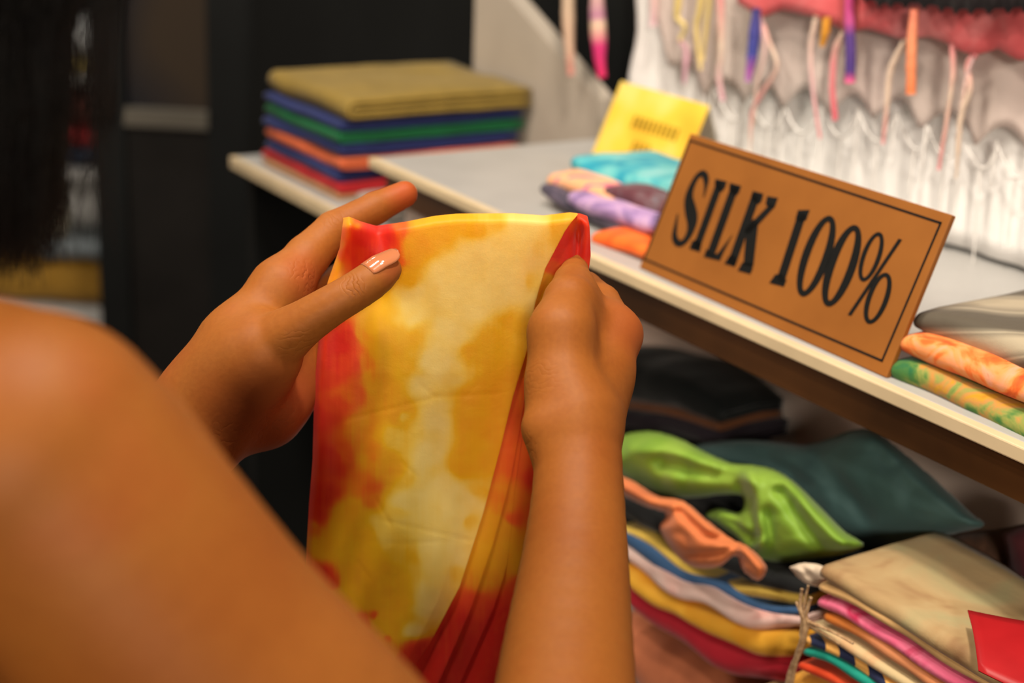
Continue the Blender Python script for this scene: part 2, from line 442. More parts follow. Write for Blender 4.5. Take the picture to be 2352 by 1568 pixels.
CREASES = [(812, 655, 0.752, 62, -25, 0.0085, 190, 0.5), (690, 800, 0.755, 14, 60, 0.014, 150, 0.28), (690, 640, 0.80, 60, 10, 0.013, 120, 0.5),
           (520, 1010, 0.775, 50, 60, 0.024, 70, 0.12), (640, 960, 0.79, 60, 30, 0.022, 80, 0.4), (1240, 870, 0.715, 5, 60, 0.016, 170, 0.14), (1225, 1030, 0.71, 60, 10, 0.013, 130, 0.35),
           (905, 470, 0.825, 60, -20, 0.006, 300, 0.3), (760, 500, 0.815, 40, -40, 0.010, 200, 0.25)]

def px_smooth(l, k=0.006, n=5, first=1):
    ch = px_chain([tuple(q) for q in smooth_path(l, n * (len(l) - 1) + 1)], 0.002)
    return [(a, b, ra, rb, k if i < first else 0.0012) for i, (a, b, ra, rb, _) in enumerate(ch)]
def mpos(base, l, up, fw):
    return base + LEFT * l + ZD * up + FACE * fw
FACE = np.array([0.42, 0.907, 0.0]); LEFT = np.array([-0.907, 0.42, 0.0])
RS = P(60, 1075, 0.435)                                   # right shoulder joint
LS = RS + LEFT * 0.325
MID = (RS + LS) / 2
prims = []
# torso
prims += [(mpos(MID, -0.075, -0.07, 0.0), mpos(MID, -0.055, -0.33, 0.01), 0.082, 0.086, 0.05), (mpos(MID, 0.075, -0.07, 0.0), mpos(MID, 0.055, -0.33, 0.01), 0.082, 0.086, 0.05),
          (mpos(MID, -0.06, -0.33, 0.01), mpos(MID, -0.08, -0.52, 0.0), 0.085, 0.105, 0.05), (mpos(MID, 0.06, -0.33, 0.01), mpos(MID, 0.08, -0.52, 0.0), 0.085, 0.105, 0.05),
          (mpos(MID, -0.07, -0.15, 0.07), mpos(MID, -0.075, -0.17, 0.075), 0.05, 0.048, 0.05), (mpos(MID, 0.07, -0.15, 0.07), mpos(MID, 0.075, -0.17, 0.075), 0.05, 0.048, 0.05)]
prims += [(mpos(MID, -0.11, -0.01, 0), mpos(MID, 0.11, -0.01, 0), 0.048, 0.048, 0.05)]
# trapezius, neck, head
nb_ = mpos(MID, 0, 0.05, 0.015); nt_ = mpos(MID, 0, 0.15, 0.05)
prims += [(mpos(MID, -0.11, -0.012, 0), nb_, 0.04, 0.05, 0.04), (mpos(MID, 0.12, 0.0, 0), nb_, 0.04, 0.05, 0.04), (nb_, nt_, 0.053, 0.052, 0.03)]
hc = mpos(MID, -0.01, 0.255, 0.065)
HFACE = FACE * 0.90 - ZD * 0.40 - LEFT * 0.15; HFACE /= np.linalg.norm(HFACE)
HUP = ZD - HFACE * (ZD @ HFACE); HUP /= np.linalg.norm(HUP); HL = np.cross(HUP, HFACE)
def hp(l, up, fw): return hc + HL * l + HUP * up + HFACE * fw
prims += [(hp(0, 0.015, -0.02), hp(0, 0.005, 0.022), 0.083, 0.078, 0.03), (hp(0, -0.03, 0.03), hp(0, -0.085, 0.062), 0.062, 0.030, 0.03),
          (hp(-0.03, -0.03, 0.05), hp(-0.022, -0.07, 0.06), 0.036, 0.028, 0.02), (hp(0.03, -0.03, 0.05), hp(0.022, -0.07, 0.06), 0.036, 0.028, 0.02),
          (hp(0, 0.01, 0.092), hp(0, -0.028, 0.112), 0.007, 0.011, 0.010), (hp(-0.02, -0.062, 0.088), hp(0.02, -0.062, 0.088), 0.006, 0.006, 0.006), (hp(-0.016, -0.070, 0.087), hp(0.016, -0.070, 0.087), 0.006, 0.006, 0.005),
          (hp(-0.032, 0.018, 0.080), hp(0.032, 0.018, 0.080), 0.012, 0.012, 0.012), (hp(-0.031, -0.002, 0.077), hp(-0.031, -0.001, 0.078), 0.011, 0.011, 0.004), (hp(0.031, -0.002, 0.077), hp(0.031, -0.001, 0.078), 0.011, 0.011, 0.004),
          (hp(-0.078, 0.01, 0.0), hp(-0.076, -0.025, 0.008), 0.012, 0.008, 0.006), (hp(0.078, 0.01, 0.0), hp(0.076, -0.025, 0.008), 0.012, 0.008, 0.006)]
# right arm
prims += px_smooth([(-60, 1085, 0.440, 325), (20, 1062, 0.430, 355), (107, 1107, 0.432, 347), (440, 1501, 0.445, 335), (750, 1785, 0.46, 305), (1260, 2260, 0.51, 225)], 0.03)
prims += px_smooth([(1260, 2260, 0.51, 225), (1285, 1900, 0.575, 200), (1300, 1568, 0.635, 160), (1320, 1300, 0.68, 124), (1328, 1120, 0.705, 104), (1326, 960, 0.722, 97)], 0.02)
# right hand: heel, thenar, back of the hand
prims += px_chain([(1245, 985, 0.712, 44), (1262, 1015, 0.712, 44)], 0.009)
prims += px_chain([(1310, 960, 0.722, 92), (1291, 880, 0.728, 73), (1290, 765, 0.735, 70)], 0.012)
prims += px_chain([(1350, 980, 0.735, 72), (1380, 860, 0.752, 64), (1413, 768, 0.770, 56)], 0.014)
prims += px_chain([(1345, 960, 0.75, 72), (1385, 830, 0.79, 62)], 0.014)
prims += px_chain([(1335, 960, 0.76, 66), (1365, 870, 0.805, 52)], 0.014)
prims += px_chain([(1290, 765, 0.735, 69), (1308, 692, 0.750, 60), (1316, 648, 0.778, 44), (1321, 615, 0.804, 30), (1320, 590, 0.820, 28)], 0.010)
prims += px_chain([(1340, 735, 0.760, 52), (1385, 772, 0.765, 50)], 0.012)
prims += px_chain([(1335, 690, 0.772, 40), (1372, 725, 0.775, 40)], 0.010)
prims += px_chain([(1413, 768, 0.770, 56), (1384, 694, 0.800, 40), (1346, 660, 0.818, 36), (1295, 660, 0.825, 33), (1262, 690, 0.822, 29)], 0.008)
prims += px_chain([(1385, 830, 0.79, 58), (1370, 745, 0.835, 38), (1310, 730, 0.845, 33), (1270, 760, 0.838, 29)], 0.006)
prims += px_chain([(1372, 870, 0.80, 50), (1350, 800, 0.842, 35), (1295, 800, 0.848, 31), (1262, 825, 0.842, 27)], 0.006)
prims += px_chain([(1358, 910, 0.80, 46), (1335, 860, 0.838, 31), (1290, 865, 0.842, 27), (1265, 885, 0.836, 24)], 0.006)
# left arm
LE = P(-330, 1640, 0.66)
prims += [(LS, LE, 0.046, 0.036, 0.03)]
LW = P(440, 992, 0.79)
prims += [(LE, LE + (LW - LE) * 0.3, 0.040, 0.042, 0.02), (LE + (LW - LE) * 0.3, LW, 0.042, 112 * 0.79 / F, 0.02)]
# left hand: palm
prims += px_chain([(440, 992, 0.790, 112), (505, 905, 0.792, 106), (553, 797, 0.792, 89), (640, 662, 0.803, 62)], 0.014)
prims += px_chain([(500, 930, 0.80, 95), (605, 932, 0.812, 84), (655, 882, 0.825, 68), (715, 855, 0.835, 46)], 0.016)
prims += px_chain([(520, 890, 0.80, 80), (690, 722, 0.825, 54)], 0.016)
prims += px_chain([(540, 910, 0.805, 80), (712, 792, 0.833, 52)], 0.016)
# left thumb
prims += px_smooth([(470, 940, 0.792, 104), (550, 855, 0.784, 94), (620, 796, 0.773, 74), (690, 747, 0.763, 54), (760, 702, 0.759, 46), (812, 671, 0.760, 44), (856, 642, 0.763, 43), (887, 619, 0.767, 36)], 0.010, 3, 8)
# left fingers
prims += px_chain([(646, 660, 0.803, 60), (705, 590, 0.815, 51), (766, 528, 0.826, 43), (862, 478, 0.836, 37), (929, 446, 0.842, 31)], 0.010)
prims += px_chain([(690, 722, 0.825, 54), (830, 612, 0.850, 41), (935, 588, 0.842, 35), (1000, 588, 0.832, 29)], 0.007)
prims += px_chain([(712, 792, 0.833, 52), (850, 720, 0.860, 40), (950, 690, 0.850, 34), (1005, 680, 0.840, 28)], 0.007)
prims += px_chain([(715, 855, 0.835, 45), (815, 820, 0.855, 33), (885, 800, 0.850, 28), (925, 795, 0.845, 24)], 0.007)
pv, pq = surface_nets(prims, 0.0019)
M['skin'] = skin_material()
person = empty('person', mpos(MID, 0, -0.62, 0.0), 'person with long dark hair and bare shoulders holding up a tie-dyed silk scarf', 'person')
link('body', fastmesh('body', pv, pq), M['skin'], person)

# thumb nail: curved glossy plate on the distal phalanx
k = NT('nail_polish'); k.b.inputs['Base Color'].default_value = lin((226, 160, 122)); k.b.inputs['Roughness'].default_value = 0.12
k.b.inputs['Specular IOR Level'].default_value = 0.7; k.b.inputs['Coat Weight'].default_value = 0.5; k.b.inputs['Coat Roughness'].default_value = 0.03
nz = k.n('ShaderNodeTexNoise', i_Scale=300.0); r = k.ramp(nz.outputs['Fac'], [(0.3, lin((176, 104, 66))), (0.7, lin((186, 116, 78)))]); k.l(r.outputs[0], k.b.inputs['Base Color'])
M['nail'] = k.m
def nail(name, a, ra, b, rb, nrm, wide, t0, t1, lift):
    ax = b - a; L = np.linalg.norm(ax); ax = ax / L
    n = nrm - ax * (nrm @ ax); n /= np.linalg.norm(n); s = np.cross(ax, n)
    V = []; nr, nc = 14, 13
    for i in range(nr):
        t = t0 + (t1 - t0) * i / (nr - 1); q = 2 * i / (nr - 1) - 1
        wf = wide * math.sqrt(max(0.02, 1 - abs(q) ** 3.2)) if q > 0 else wide * (1 - 0.16 * abs(q) ** 3)
        rad = ra + (rb - ra) * 0.30 * t
        dro = max(0, t - 0.8) * 0.0035
        for j in range(nc):
            an = wf * (2 * j / (nc - 1) - 1)
            V.append(a + ax * L * t + (n * math.cos(an) + s * math.sin(an)) * (rad + lift) - n * dro)
    V = np.array(V); f = grid_faces(nr, nc)
    o = link(name, mesh(name, V, f), M['nail'], person)
    m = o.modifiers.new('thickness', 'SOLIDIFY'); m.thickness = 0.0006; m.offset = -1
    return o
TA, TB = P(846, 648, 0.762), P(889, 614, 0.766)
nl = nail('thumbnail', TA, 42.5 * 0.762 / F, TB, 32 * 0.766 / F, -FWD * 0.75 + UPC * 0.62 - RGT * 0.32, 0.78, 0.18, 1.72, 0.0005)
nl['label'] = 'glossy pale thumb nail'

# dark sleeveless top
M['dark_top'] = fabric('dark_top', [(0.5, (22, 20, 22))], rough=0.85)
gar = []
for s in (-1, 1):
    gar += [(mpos(MID, 0.062 * s, -0.13, 0.0), mpos(MID, 0.055 * s, -0.33, 0.01), 0.088, 0.094, 0.05), (mpos(MID, 0.06 * s, -0.33, 0.01), mpos(MID, 0.08 * s, -0.52, 0.0), 0.094, 0.114, 0.05),
            (mpos(MID, 0.07 * s, -0.15, 0.07), mpos(MID, 0.075 * s, -0.17, 0.075), 0.058, 0.056, 0.05)]
gv, gq = surface_nets(gar, 0.006)
link('sleeveless_top', fastmesh('sleeveless_top', gv, gq), M['dark_top'], person)

# hair: a scalp cap plus long loose strands falling to the shoulder
k = NT('dark_hair'); k.b.inputs['Roughness'].default_value = 0.5; k.b.inputs['Specular IOR Level'].default_value = 0.16
nz = k.n('ShaderNodeTexNoise', i_Scale=90.0); r = k.ramp(nz.outputs['Fac'], [(0.3, lin((9, 7, 6))), (0.75, lin((22, 15, 11)))]); k.l(r.outputs[0], k.b.inputs['Base Color'])
M['hair'] = k.m
cap = [(hp(0, 0.028, -0.028), hp(0, 0.022, 0.012), 0.090, 0.080, 0.03), (hp(0, 0.0, -0.05), hp(0, -0.06, -0.045), 0.070, 0.055, 0.03), (hp(-0.05, 0.0, -0.01), hp(-0.05, -0.06, -0.01), 0.040, 0.028, 0.03), (hp(0.05, 0.0, -0.01), hp(0.05, -0.06, -0.01), 0.040, 0.028, 0.03)]
for lx, ly, dd, rr in ((70, 470, 0.505, 44), (25, 540, 0.500, 52), (-40, 560, 0.49, 60), (-120, 560, 0.48, 66)):
    cap += [(hp(-0.07, 0.03, -0.015), P(lx + 10, -240, dd - 0.01), 0.016, 0.011, 0.01)]
    cap += px_chain([(lx + 10, -240, dd - 0.01, 72), (lx + 4, 60, dd, rr + 8), (lx, 330, dd + 0.004, rr * 0.8), (lx - 14, ly, dd + 0.008, 8)], 0.008)
cv, cq = surface_nets(cap, 0.003, disp=lambda p: 0.0012 * noise3(p * np.array([260, 260, 12.0])))
hair = link('hair', fastmesh('hair', cv, cq), M['hair'], person)
HV, HF = [], []; ho = 0
def strand(pts, r0, r1, n=16):
    global ho
    v, f = tube(pts, [r0, r0, r1], n, 3); HV.append(v); HF.extend([tuple(i + ho for i in q) for q in f[:-2]]); ho += len(v)
hr = np.random.default_rng(3)
for i in range(3300):
    q = hr.random()
    if q < 0.80: x = 118 - abs(hr.normal(0, 1)) * 120; yend = 520 + hr.normal(0, 70) + (60 - x) * 0.35
    elif q < 0.94: x = 95 + hr.random() * 60; yend = 420 + hr.random() * 200
    else: x = 140 + hr.random() * 125; yend = 180 + hr.random() * 420
    yend = min(yend, 665)
    dep = 0.47 + hr.random() * 0.055
    if x < 20: yend = min(yend, 640)
    top = hp(-0.075 + hr.normal(0, 0.006), 0.03 + hr.normal(0, 0.02), -0.01 + hr.normal(0, 0.03))
    wx = hr.normal(0, 10); curl = hr.normal(-22, 26)
    pts = [top, P(x + 25 + wx, -230, dep - 0.01), P(x + 10 + wx * 0.5, 60, dep), P(x + wx, 300, dep + 0.006), P(x - 5 + curl * 0.3, yend - 90, dep + 0.012), P(x + curl, yend, dep + 0.016)]
    strand(pts, 0.00030 if q < 0.8 else 0.00011, 0.00008)
# fall of hair behind the strands on the far side of the head
for i in range(700):
    x = -180 - hr.random() * 420; dep = 0.44 + hr.random() * 0.07
    top = hp(-0.06 + hr.normal(0, 0.02), 0.02 + hr.normal(0, 0.03), -0.04 + hr.normal(0, 0.03))
    strand([top, P(x + 40, -300, dep), P(x, 200, dep + 0.01), P(x - 10, 560 + hr.random() * 60, dep + 0.02)], 0.0004, 0.0002, 10)
hs = link('loose_strands', mesh('loose_strands', np.vstack(HV), HF), M['hair'], hair)
hs['kind'] = 'stuff'
# ------------------------------------------------------------------ held tie-dyed silk scarf
def shepard(x, y, blobs):
    num = np.zeros_like(x); den = np.full_like(x, 1e-9)
    for bx, by, s, val in blobs:
        w = 1.0 / (((x - bx) ** 2 + (y - by) ** 2) / (s * s) + 0.06) ** 2.0
        num += w * val; den += w
    return num / den
PALE, GOLD, AMB, ORG_, RED = 0.0, 0.36, 0.52, 0.68, 1.0
FRONT = [(1200, 530, 34, PALE), (1140, 590, 55, PALE), (1180, 640, 45, PALE), (1050, 640, 50, PALE), (1090, 680, 45, PALE), (940, 690, 32, PALE), (960, 720, 20, PALE), (1240, 560, 20, 0.12), (1225, 640, 20, 0.2),
         (1030, 770, 30, PALE), (1000, 830, 34, PALE), (975, 880, 22, PALE), (1050, 860, 20, 0.1), (990, 960, 26, 0.02), (1010, 940, 20, 0.05), (980, 1040, 34, 0.0), (1000, 1080, 20, 0.1), (1020, 1130, 46, PALE), (1060, 1180, 32, 0.02), (960, 1140, 30, 0.03), (1010, 1270, 40, 0.03), (1050, 1260, 26, 0.0), (985, 1380, 24, 0.06), (955, 1440, 20, 0.08), (880, 1210, 28, 0.15),
         (920, 780, 48, GOLD), (880, 740, 26, GOLD), (950, 830, 30, GOLD), (1130, 780, 38, GOLD), (1170, 740, 28, 0.33), (1080, 800, 20, GOLD), (1010, 515, 38, 0.38), (950, 560, 28, 0.42), (920, 640, 30, 0.32), (1090, 520, 34, 0.36), (1150, 505, 18, 0.25), (1270, 520, 22, 0.30), (1290, 505, 20, 0.32),
         (1090, 920, 34, 0.44), (1150, 880, 30, 0.44), (1080, 980, 32, 0.42), (1060, 1060, 30, 0.42), (1110, 1040, 26, 0.40), (1130, 1000, 22, 0.45), (900, 940, 30, 0.46), (900, 1000, 24, 0.24), (920, 950, 12, 0.2), (860, 880, 34, 0.48), (930, 1090, 16, 0.25), (880, 1060, 34, 0.46), (930, 1170, 14, 0.2), (1085, 1200, 14, 0.25), (1060, 1320, 14, 0.25), (1110, 1120, 16, 0.28),
         (830, 1230, 40, 0.38), (780, 1240, 34, 0.40), (860, 1330, 50, 0.42), (900, 1420, 44, 0.42), (790, 1380, 36, 0.42), (940, 1280, 28, 0.32), (820, 1180, 26, 0.46), (740, 1250, 22, 0.45), (900, 1500, 30, 0.5),
         (850, 560, 38, RED), (880, 540, 28, 0.98), (830, 590, 22, 0.92), (860, 600, 20, 1.0), (800, 540, 16, 0.62), (800, 512, 14, 0.44), (830, 516, 10, 0.55), (905, 590, 16, 0.7), (925, 525, 20, 0.66), (900, 620, 18, 0.55), (770, 600, 18, 0.46), (765, 650, 18, 0.50), (790, 560, 12, 0.56),
         (770, 790, 30, 1.0), (800, 760, 22, 0.95), (755, 860, 24, 0.92), (800, 830, 22, 0.85), (750, 960, 26, 0.95), (775, 930, 20, 0.86), (750, 1060, 28, 0.96), (745, 1150, 26, 0.97), (740, 1190, 22, 0.95), (735, 1310, 20, 0.97), (755, 1330, 16, 0.9), (790, 1040, 20, 0.74), (800, 900, 22, 0.70), (830, 830, 20, 0.58), (840, 760, 18, 0.50),
         (830, 1100, 26, 0.62), (850, 1120, 24, 0.66), (860, 1150, 16, 0.62), (840, 1030, 26, 0.54), (830, 960, 26, 0.54), (845, 1415, 16, 0.80), (870, 1400, 10, 0.75), (900, 1460, 12, 0.66), (720, 1220, 10, 0.6), (735, 740, 18, 0.85), (850, 690, 18, 0.35), (800, 700, 18, 0.6),
         (960, 1510, 26, 0.96), (990, 1490, 20, 0.92), (930, 1520, 20, 0.95), (950, 1580, 40, 1.0), (860, 1600, 40, 0.8), (780, 1600, 40, 0.6)]
SIDE = [(1330, 515, 16, 0.75), (1300, 560, 34, 0.95), (1330, 570, 30, 1.0), (1350, 530, 20, 0.9), (1352, 600, 22, 0.86), (1355, 650, 18, 0.6), (1260, 640, 22, 0.45), (1275, 610, 20, 0.72), (1245, 690, 18, 0.35), (1225, 780, 22, 0.42), (1215, 860, 22, 0.72),
        (1200, 900, 26, 0.82), (1190, 980, 30, 0.86), (1170, 1060, 30, 0.84), (1160, 1140, 30, 0.72), (1150, 1210, 28, 0.60), (1180, 1180, 20, 0.85), (1130, 1280, 34, 0.55), (1110, 1340, 30, 0.60), (1090, 1400, 28, 0.85), (1060, 1460, 30, 0.97), (1030, 1540, 40, 1.0), (1130, 1450, 40, 1.0), (1110, 1560, 50, 1.0), (1180, 1300, 22, 0.5), (1185, 1350, 20, 0.8), (1160, 1400, 24, 0.95), (1215, 1100, 16, 1.0), (1215, 1000, 14, 0.95)]
TOPX = [(780, 510), (788, 503), (803, 500), (830, 511), (865, 521), (930, 512), (1000, 498), (1050, 493), (1180, 492), (1250, 497), (1310, 490), (1335, 493), (1352, 499), (1362, 512), (1420, 520)]
TL_ = [(490, 790), (505, 788), (560, 780), (640, 752), (740, 735), (880, 722), (1050, 718), (1150, 710), (1290, 702), (1450, 695), (1800, 690)]
TR0 = [(480, 1336), (497, 1335), (540, 1302), (620, 1257), (700, 1234), (800, 1218), (920, 1182), (1030, 1155), (1180, 1115), (1350, 1060), (1480, 990), (1568, 930), (1800, 800)]
TR1 = [(480, 1350), (520, 1361), (580, 1364), (640, 1358), (672, 1350), (750, 1295), (850, 1222), (1000, 1198), (1100, 1180), (1250, 1140), (1400, 1088), (1500, 1045), (1600, 1000), (1800, 880)]
TR2 = [(480, 1340), (640, 1340), (750, 1285), (850, 1226), (1000, 1206), (1100, 1192), (1300, 1172), (1400, 1140), (1500, 1095), (1600, 1050), (1800, 950)]
TR3 = [(480, 1320), (640, 1320), (750, 1270), (850, 1232), (1000, 1240), (1100, 1252), (1200, 1252), (1300, 1250), (1400, 1245), (1500, 1235), (1600, 1215), (1800, 1150)]
NROW, NF, NS = 260, 170, 26
YB = 1760.0
ss = np.r_[np.linspace(0, 1, NF), 1 + (np.arange(1, 7 * NS + 1)) / NS]          # section parameter 0..8
rows_px = []
for j in range(NROW):
    t = (j / (NROW - 1))
    y0 = 500 + (YB - 500) * t
    l, r0, r1, r2, r3 = (float(interp(q, y0)) for q in (TL_, TR0, TR1, TR2, TR3))
    m1 = max(l + 20, r0 - 70); m2 = max(l + 20, r1 - 80); m3 = max(l + 20, r2 - 80)
    kx = [l, r0, m1, r1, m2, r2, m3, r3, max(l + 10, r3 - 260)]
    kd = [0.0, 0.0, 0.0035, 0.0060, 0.0090, 0.0115, 0.0145, 0.0170, 0.0200]
    x = np.interp(ss, np.arange(9), kx); d = np.interp(ss, np.arange(9), kd)
    # round the folds
    for arr in (x, d):
        sm = arr.copy(); w = 3
        for k in range(1, w + 1): sm[w:-w] += np.roll(arr, k)[w:-w] + np.roll(arr, -k)[w:-w]
        sm[w:-w] /= (2 * w + 1); sel = ss > 1.0 - 3.0 / NF; arr[sel] = sm[sel]
    top = np.interp(x, [q[0] for q in TOPX], [q[1] for q in TOPX])
    y = top + (YB - top) * t
    # the panel swells between the hands; top rolls over the fingers; folds and wrinkles
    s01 = np.clip(ss, 0, 1)
    g = (y - 500) / 1070.0
    dep = 0.786 + 0.066 * g + d
    dep += -0.005 * np.sin(np.pi * s01) * (ss <= 1) * np.clip(g * 3, 0, 1) - 0.002 * np.sin(np.pi * s01) * (ss <= 1)
    dep += 0.007 * np.clip(1 - (y - top) / 22.0, 0, 1) ** 2.6                   # rolls back at the upper edge
    dep += 0.005 * np.clip(1 - s01 / 0.04, 0, 1) ** 2 * (ss <= 1)               # left edge turns back
    dep += 0.007 * np.exp(-((x - 868 - (y - 520) * 0.25) / 26) ** 2) * np.exp(-((y - 510) / 70) ** 2)   # dip beside the raised corner
    dep -= 0.006 * np.exp(-((x - 800) / 30) ** 2) * np.exp(-((y - 520) / 50) ** 2)
    dep += 0.010 * np.exp(-((x - 1330 + (y - 520) * 0.06) / 9) ** 2) * np.clip((640 - y) / 100, 0, 1) * np.clip((y - 500) / 30, 0, 1) * (ss > 1)   # pinched valley over the thumb
    # thumb presses the panel
    dep += 0.006 * np.exp(-(((x - 850) * 0.8 + (y - 650) * 0.55) / 120) ** 2 - (((x - 850) * -0.55 + (y - 650) * 0.8) / 55) ** 2) * (ss <= 1)
    q = np.stack([x * 0.010, y * 0.0035, np.full_like(x, 2.0)], -1)
    dep += 0.0011 * noise3(q) + 0.0006 * noise3(q * np.array([3.1, 2.2, 1]) + 5)
    # long lengthwise gathers running into the lower folds
    dep += 0.0016 * np.clip(g - 0.25, 0, 1) * np.sin(x * 0.06 + y * 0.021 + 2.5 * noise3(q * 0.6 + 9))
    for (ax, ay, bx, by, amp) in ((790, 966, 1000, 912, 1), (1000, 912, 1150, 903, 1), (1000, 912, 960, 880, .6), (880, 1195, 1080, 1240, 1), (1080, 1240, 880, 1250, .7), (860, 1140, 900, 1210, .8), (1060, 920, 1100, 880, .5), (920, 1060, 960, 1095, .7), (820, 1290, 850, 1330, .6)):
        e = np.array([bx - ax, by - ay], float); L = np.linalg.norm(e); e /= L
        al = ((x - ax) * e[0] + (y - ay) * e[1]) / L; ac = -(x - ax) * e[1] + (y - ay) * e[0]
        dep += 0.00019 * amp * np.exp(-(ac / 5.0) ** 2) * np.clip(np.minimum(al, 1 - al) * 8 + 0.5, 0, 1) * (ss <= 1)
    rows_px.append(np.stack([x, y, dep], -1))
R_ = np.array(rows_px)
# rows that go over the upper edge and hang down behind the fingers
back = []
for k in range(1, 15):
    a = R_[0].copy()
    th = min(k, 5) / 5 * math.pi
    a[:, 1] = a[:, 1] - 5 * math.sin(th) + max(0, k - 5) * 26 + (1 - math.cos(th)) * 3
    a[:, 2] = a[:, 2] + 0.004 * (1 - math.cos(th)) + max(0, k - 5) * 0.0022
    a[:, 0] = a[:, 0] * 0.999
    back.append(a)
R_ = np.concatenate([np.array(back[::-1]), R_])
nR, nC = R_.shape[:2]
V = CAM + (FWD + RGT * ((R_[..., 0:1] - W / 2) / F) - UPC * ((R_[..., 1:2] - H / 2) / F)) * R_[..., 2:3]
X, Y = R_[..., 0], R_[..., 1]
wq = np.stack([X * 0.012, Y * 0.012, np.zeros_like(X)], -1)
wx = X + 16 * fbm(wq, 3) ; wy = Y + 16 * fbm(wq + 40, 3)
dye = shepard(wx, wy, FRONT)
sd = shepard(wx, wy, SIDE) - 0.16 * np.clip((1400 - Y) / 120, 0, 1) * np.clip((Y - 640) / 100, 0, 1)
isf = (np.arange(nC) < NF)[None, :] * np.ones((nR, 1))
dye = np.where(isf > 0, dye, sd)
# threads: streaks along the warp
dye = dye + 0.035 * noise3(np.stack([X * 0.20, Y * 0.012, np.zeros_like(X)], -1)) * (0.3 + np.clip(dye, 0, 1)) + 0.035 * fbm(wq * 3 + 3, 2)
dye = np.clip(dye, 0, 1)
idx = np.arange(nR * nC).reshape(nR, nC)
Q = np.stack([idx[:-1, :-1], idx[1:, :-1], idx[1:, 1:], idx[:-1, 1:]], -1).reshape(-1, 4)
me = fastmesh('silk_scarf', V.reshape(-1, 3), Q)
at = me.attributes.new('dye', 'FLOAT', 'POINT'); at.data.foreach_set('value', dye.ravel().astype(np.float32))
k = NT('tie_dyed_silk')
an = k.n('ShaderNodeAttribute', attribute_name='dye')
r = k.ramp(an.outputs['Fac'], [(0.0, lin((250, 226, 130))), (0.16, lin((248, 212, 84))), (0.32, lin((242, 188, 14))), (0.48, lin((240, 168, 16))), (0.66, lin((242, 112, 22))), (0.84, lin((238, 74, 26))), (1.0, lin((226, 42, 24)))])
tc = k.n('ShaderNodeTexCoord')
wv = k.n('ShaderNodeTexNoise', i_Scale=1400.0, i_Detail=1.0); k.l(tc.outputs['Object'], wv.inputs['Vector'])
w2 = k.n('ShaderNodeTexNoise', i_Scale=120.0, i_Detail=3.0); k.l(tc.outputs['Object'], w2.inputs['Vector'])
b1 = k.n('ShaderNodeBump', i_Strength=0.18, i_Distance=0.0003); k.l(wv.outputs['Fac'], b1.inputs['Height'])
b2 = k.n('ShaderNodeBump', i_Strength=0.18, i_Distance=0.0015); k.l(w2.outputs['Fac'], b2.inputs['Height']); k.l(b1.outputs[0], b2.inputs['Normal'])
k.l(r.outputs[0], k.b.inputs['Base Color']); k.l(b2.outputs[0], k.b.inputs['Normal'])
k.b.inputs['Roughness'].default_value = 0.5; k.b.inputs['Specular IOR Level'].default_value = 0.35; k.b.inputs['Sheen Weight'].default_value = 0.15
tr = k.n('ShaderNodeBsdfTranslucent'); k.l(r.outputs[0], tr.inputs['Color'])
mxs = k.n('ShaderNodeMixShader'); mxs.inputs[0].default_value = 0.48; k.l(k.b.outputs[0], mxs.inputs[1]); k.l(tr.outputs[0], mxs.inputs[2]); k.l(mxs.outputs[0], k.out.inputs['Surface'])
scarf = tag(link('silk_scarf', me, k.m), 'yellow, orange and red tie-dyed silk scarf held up between two hands', 'scarf')
# ------------------------------------------------------------------ "SILK 100%" sign leaning on its easel
def wood_tan():
    k = NT('tan_board')
    tc = k.n('ShaderNodeTexCoord'); n1 = k.n('ShaderNodeTexNoise', i_Scale=18.0, i_Detail=5.0); k.l(tc.outputs['Object'], n1.inputs['Vector'])
    r = k.ramp(n1.outputs['Fac'], [(0.3, lin((130, 77, 26))), (0.7, lin((143, 87, 32)))]); k.l(r.outputs[0], k.b.inputs['Base Color'])
    k.b.inputs['Roughness'].default_value = 0.5; k.b.inputs['Specular IOR Level'].default_value = 0.3
    return k.m
M['tan'] = wood_tan()
M['ink'] = plain('ink', (16, 16, 15), 0.7, 0.15, 0.05)
M['acrylic'] = plain('acrylic', (200, 196, 186), 0.15, 0.5, 0.02)
SBL = onz(1468, 616, ZS); SBR = onz(2035, 869, ZS)
SX = SBR - SBL; SW = np.linalg.norm(SX); SX /= SW
SY = ZD * 0.0955 + VD * 0.0365; SH = np.linalg.norm(SY); SY /= SH; SN = np.cross(SX, SY)
if SN @ FWD > 0: SN = -SN
SBL = SBL + ZD * 0.0005
sign = empty('shop_sign', SBL + SX * SW / 2, 'tan board sign with black lettering SILK 100% leaning on the white shelf edge', 'sign')
frame_box('board', SBL + SX * SW / 2 + SY * SH / 2 - SN * 0.002, SX * SW / 2, SY * SH / 2, SN * 0.002, M['tan'], sign, 0.0006)
lg = SBL + SX * SW / 2 + SY * SH * 0.62 - SN * 0.004
frame_box('easel_back', (lg + (SBL + SX * SW / 2 + VD * 0.062)) / 2, SX * 0.02, (lg - (SBL + SX * SW / 2 + VD * 0.062)) / 2, SN * 0.001, M['tan'], sign)
def sp(cx, cy, crop=(1450, 280, 2.529)):
    """a point of the sign face, metres from its lower left corner, from a pixel"""
    px, py = crop[0] + cx / crop[2], crop[1] + cy / crop[2]
    d = ray(px, py); t = ((SBL - CAM) @ SN) / (d @ SN); q = CAM + d * t - SBL
    return np.array([q @ SX, q @ SY])
